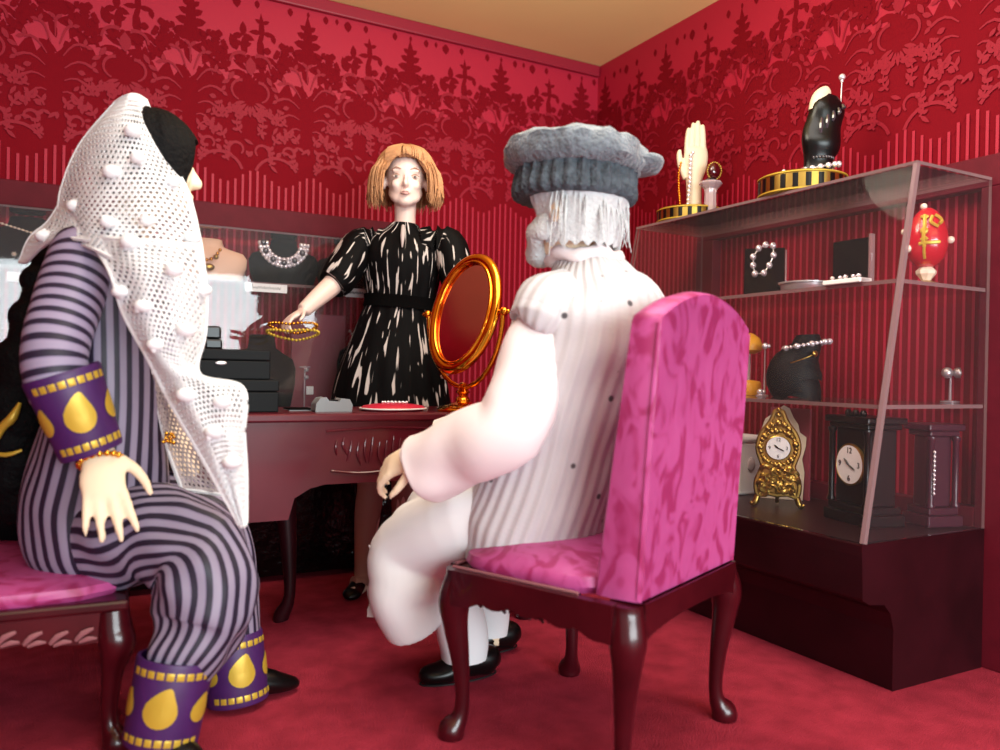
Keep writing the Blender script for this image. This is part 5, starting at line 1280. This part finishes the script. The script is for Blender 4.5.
# ---- right case: lower shelf
z2 = ZS[0]+.0055
b = onshelf(800, 400, 1.74, z2, .085); t = thing('necklace_bust', b, 'black leather bust with a crystal choker on the lower shelf', 'display bust')
mb = MB(); lean = Vector((.02, .03, 0)); vd = camdir(b); sd = Vector((-vd.y, vd.x, 0))
mb.loft([b, b+up*.02, b+up*.05-sd*.02, b+up*.095-sd*.012, b+up*.125+sd*.0, b+up*.150+sd*.012, b+up*.175+sd*.018, b+up*.195+sd*.018], [(.062, .055), (.062, .055), (.082, .06), (.078, .055), (.06, .045), (.045, .038), (.042, .036), (.034, .03)], ref=sd, n=30, sub=4); mb.build('form', 'boxb', t)
n_ = thing('crystal_choker', b+up*.16, 'flower link crystal choker around the black leather bust', 'necklace')
cc = b+up*.163+sd*.016; pts = [cc+sd*.066*math.cos(a)+vd*.056*math.sin(a)+up*.012*math.cos(a) for a in [2*PI*i/28 for i in range(28)]]
mb = MB(); bead_string(mb, pts, .0065, closed=True, every=2.0, nn=7)
for i in range(0, 28, 3): mb.ball(pts[i], .011, n=8, sc=(1, 1, .9))
mb.build('links', 'crystal', n_)
n_ = thing('gold_pendant', b+up*.12+vd*.06, 'gold pendant hanging at the front of the black leather bust', 'pendant')
mb = MB(); mb.ball(b+up*.135+sd*.040+vd*.052, .011, n=12, sc=(1, .5, .9)); mb.tube([b+up*.135+sd*.040+vd*.052, b+up*.12+sd*.010+vd*.066, b+up*.105-sd*.03+vd*.062], .0016, 5, sub=3); mb.build('pendant', 'goldd', n_)
b = onshelf(748, 398, 1.95, z2); t = thing('ring_tree', b, 'ochre ring stand with a pointed top, half hidden behind the magenta chair', 'ring stand')
mb = MB(); mb.lathe([(.040, 0), (.042, .006), (.042, .04), (.036, .046), (.012, .05)], b, 20); mb.build('base', 'ocre', t)
mb = MB(); mb.lathe([(.007, .05), (.007, .14)], b, 10); mb.build('rod', 'crystalg', t)
mb = MB(); rs = Matrix.Rotation(PI/2, 3, 'X'); mb.lathe([(.02, .138), (.042, .15), (.044, .165), (.034, .19), (.014, .205), (.002, .208)], b, 20); mb.build('pointed_top', 'ocre', t)
for px, py, lab in ((764, 346, 'small crystal ball on a wire beside the black leather bust'), (760, 396, 'low crystal cluster at the foot of the black leather bust')):
    b = onshelf(px, 400, 1.86, z2); p = ony(px, py, 1.86); t = thing('crystal_ornament', b, lab, 'ornament'); h_ = max(.012, p.z-z2)
    mb = MB(); mb.lathe([(.014, 0), (.014, .003), (.003, .006), (.0015, h_)], b, 12); mb.build('stem', 'crystalg', t)
    mb = MB(); mb.ball(b+up*h_, .011, n=10); mb.ball(b+up*h_+R2*.012, .007, n=8); mb.tube([b+up*h_, b+up*h_+R2*.012], .002, 5); mb.build('stones', 'crystal', t)
b = onshelf(950, 402, 1.36, z2); t = thing('earring_stand', b, 'clear earring stand with two silver balls on the lower shelf', 'earring stand')
mb = MB(); mb.lathe([(.026, 0), (.026, .004), (.004, .007), (.003, .085)], b, 16); mb.tube([b+up*.085-R2*.02, b+up*.085+R2*.022], .003, 6); mb.build('stand', 'crystalg', t)
for e in (-.014, .018): mb = MB(); mb.ball(b+up*.083+R2*e-_F*.008, .0155, n=14); mb.build('silver_ball', 'silver', t)

# ---- right case: clocks on the base
z3 = ZB+.0012
def dial(t, c, n, u, r, sx=1):
    n, u = Vector(n).normalized(), Vector(u).normalized(); s = u.cross(n).normalized()
    rot = Matrix((s, u, n)).transposed()
    mb = MB(); mb.lathe([(r*1.1, -.004), (r*1.1, .002), (r*1.02, .004), (r*1.0, .002)], c, 36, rot=rot); mb.build('bezel', 'goldd', t)
    mb = MB(); mb.lathe([(r, -.002), (r, .0035), (r*.5, .004), (.0001, .004)], c, 36, rot=rot); d = mb.build('dial', 'white', t)
    for tx, a in (('12', 90), ('3', 0), ('6', -90), ('9', 180)):
        text_mesh(tx, r*.42, c+s*r*.72*math.cos(math.radians(a))+u*r*.72*math.sin(math.radians(a))+n*.0035, s, u, d, 'ink', 'numeral', up=.001)
    for a, L_, w_ in ((140, .45, .004), (-25, .55, .003)):
        e = s*math.cos(math.radians(a))+u*math.sin(math.radians(a)); mb = MB(); mb.tube([c+n*.0065, c+e*L_*r*.6+n*.0065, c+e*L_*r+n*.0065], [w_*.5, w_*.7, .0008], 6); mb.build('clock_hand', 'ink', d)
b = onshelf(777, 505, 1.70, z3); vd = camdir(b); sd = Vector((-vd.y, vd.x, 0))
px_, = (1,)
t = thing('mantel_clock', b, 'gilt rococo mantel clock with white dial on scrolled feet', 'clock')
q = lambda x, z, d=0: b+sd*x+up*z+vd*d
mb = MB(); out = [(.0, .036), (.03, .040), (.055, .034), (.062, .07), (.050, .105), (.044, .125), (.056, .16), (.058, .19), (.048, .222), (.030, .246), (.018, .268), (.012, .285), (0, .290)]
poly = out+[(-x, z) for x, z in out[::-1][1:-1]]
mb.prism(poly, q(0, 0, -.014), sd, up, vd*.024); mb.build('case', 'goldd', t, smooth=False, bevel=.004)
mb = MB(); rnd = random.Random(21)
mb.tube([q(x*1.0, z, .008) for x, z in out], .007, 7, sub=3); mb.tube([q(-x*1.0, z, .008) for x, z in out], .007, 7, sub=3)
for i in range(46):
    z = rnd.uniform(.045, .12); x = rnd.uniform(-1, 1)*(.052); a = rnd.uniform(0, 6.28); r0 = rnd.uniform(.008, .016)
    mb.tube([q(x+r0*math.cos(a+k), z+r0*math.sin(a+k), .012+.005*math.sin(k)) for k in (0, .8, 1.6, 2.4, 3.2)], [.003, .005, .006, .004, .002], 6, sub=2)
for i in range(26):
    a = 2*PI*i/26; mb.ball(q(.051*math.cos(a), .178+.051*math.sin(a), .010), .0085+.003*math.sin(i*2), n=8, sc=(1, 1, 1))
for x, z, r_ in ((0, .252, .013), (-.018, .246, .010), (.018, .246, .010), (0, .275, .009), (0, .292, .008), (-.03, .235, .010), (.03, .235, .010)): mb.ball(q(x, z, .010), r_, n=9)
mb.build('scrollwork', 'goldd', t)
dial(t, q(0, .178, .014), vd, up, .034)
for e in (-1, 1): mb = MB(); mb.tube([q(e*.040, .050, 0), q(e*.056, .030, .004), q(e*.062, .012, .008), q(e*.070, .006, .008), q(e*.076, .012, .008)], [.010, .009, .009, .007, .004], 8, sub=3); mb.build('foot', 'goldd', t)
mb = MB(); mb.tube([q(0, .05, -.012), q(0, .02, -.05), q(0, .007, -.06)], [.007, .006, .007], 8, sub=2); mb.build('foot', 'goldd', t)
# cream card behind the gilt clock
b = onshelf(782, 490, 1.80, z3); vd = camdir(b); sd = Vector((-vd.y, vd.x, 0)); t = thing('display_card', b, 'cream scalloped card standing behind the gilt clock', 'display card')
poly = [(-.07, 0), (.062, 0), (.066, .09), (.058, .13), (.068, .17), (.07, .20), (.05, .215), (.045, .24), (.03, .262), (.018, .29), (0, .30), (-.03, .275), (-.055, .255), (-.07, .21)]
mb = MB().prism(poly, b, sd, up, -vd*.006); mb.build('card', 'bonew', t, smooth=False)
mb = MB().prism([(-.005, 0), (.005, 0), (.005, .16)], b-vd*.006, -vd, up, sd*.004); 
mb = MB(); mb.add([b-vd*.0065-sd*.02, b-vd*.06, b-vd*.0065+sd*.02, b-vd*.0065+up*.15], [(0, 1, 3), (1, 2, 3), (0, 2, 1), (0, 3, 2)]); mb.build('strut', 'bonew', t, smooth=False)
b = onshelf(739, 486, 1.96, z3); t = thing('keepsake_box', b, 'grey white upright box beside the gilt clock', 'box')
mb = MB().box((b.x-.05, b.y-.05, b.z), (b.x+.05, b.y+.05, b.z+.17)); mb.build('box', 'white', t, smooth=False, bevel=.006)
mb = MB().box((b.x-.056, b.y-.056, b.z+.1705), (b.x+.056, b.y+.056, b.z+.195)); mb.build('lid', 'white', t, smooth=False, bevel=.01)
mb = MB(); mb.ball((b.x, b.y-.052, b.z+.10), .018, n=14, sc=(1, .3, 1.3)); mb.ball((b.x-.052, b.y, b.z+.10), .018, n=14, sc=(.3, 1, 1.3)); 
o = mb.build('rosette', 'lace', t)
def black_clock(px, Y, h, w, d, label, dialr=None, beads=False, mt='blackg', ang=0, xfix=None):
    b = onshelf(px, 520, Y, z3)
    if xfix: b.x = xfix
    t = thing('mantel_clock' if dialr else 'shrine_cabinet', b, label, 'clock' if dialr else 'cabinet')
    f_ = Vector((-math.cos(ang), -math.sin(ang), 0)); s_ = Vector((f_.y, -f_.x, 0))
    def blk(lo, hi, nm): 
        T = Matrix((s_, f_, up)).transposed().to_4x4(); T.translation = b; mb = MB().box(lo, hi, 0, T); return mb.build(nm, mt, t, smooth=False, bevel=.004)
    blk((-w/2-.012, -d/2-.012, 0), (w/2+.012, d/2+.012, .03), 'plinth'); blk((-w/2-.004, -d/2-.004, .0305), (w/2+.004, d/2+.004, .05), 'plinth_step')
    blk((-w/2+.008, -d/2+.004, .0505), (w/2-.008, d/2-.012, h-.045), 'case'); blk((-w/2-.004, -d/2-.004, h-.0445), (w/2+.004, d/2+.004, h-.03), 'cornice'); blk((-w/2-.014, -d/2-.012, h-.0295), (w/2+.014, d/2+.012, h-.012), 'top')
    for e in (-1, 1):
        mb = MB(); mb.lathe([(.011, .051), (.012, .056), (.008, .064), (.008, h-.06), (.012, h-.052), (.011, h-.045)], b+s_*e*(w/2-.004)+f_*(d/2-.002), 12); mb.build('column', mt, t)
    if beads:
        mb = MB(); bead_string(mb, [b+s_*(w/2-.004)*beads+f_*(d/2+.010)+up*z for z in (.09, .20)], .0045, every=2.6); mb.build('bead_inlay', 'crystal', t)
    if dialr: dial(t, b+up*(.050+(h-.095)*.52)+f_*(d/2-.006), f_, up, dialr)
    if mt == 'blackg' and dialr:
        mb = MB(); 
        for x in (-.03, 0, .03): mb.ball(b+s_*x+up*(h-.004)+f_*.03, .010, n=10)
        mb.tube([b+s_*-.034+up*(h-.01)+f_*.03, b+s_*.034+up*(h-.01)+f_*.03], .005, 6); mb.build('cresting', mt, t)
    return t
black_clock(858, 1.43, .30, .15, .10, 'black column mantel clock with a white dial near the case corner', .052, ang=-.25, xfix=1.91)
M['plum'] = mat('plum_lacquer', (66, 26, 40), .3, spec=.4)
black_clock(914, 1.33, .285, .085, .075, 'dark plum cabinet with a row of crystal beads inside the case end', None, 1, 'plum', ang=1.3, xfix=2.06)
b = onshelf(818, 505, 1.72, z3); b.x = 2.06; b.y = 1.85; t = thing('display_card', b, 'dusky pink upright card at the rear between the two clocks', 'display card')
mb = MB().box((b.x, b.y-.11, b.z), (b.x+.008, b.y+.05, b.z+.29)); mb.build('card', 'pinkcard', t, smooth=False)
mb = MB().box((b.x+.0085, b.y-.03, b.z), (b.x+.05, b.y-.024, b.z+.14)); mb.build('strut', 'pinkcard', t, smooth=False)
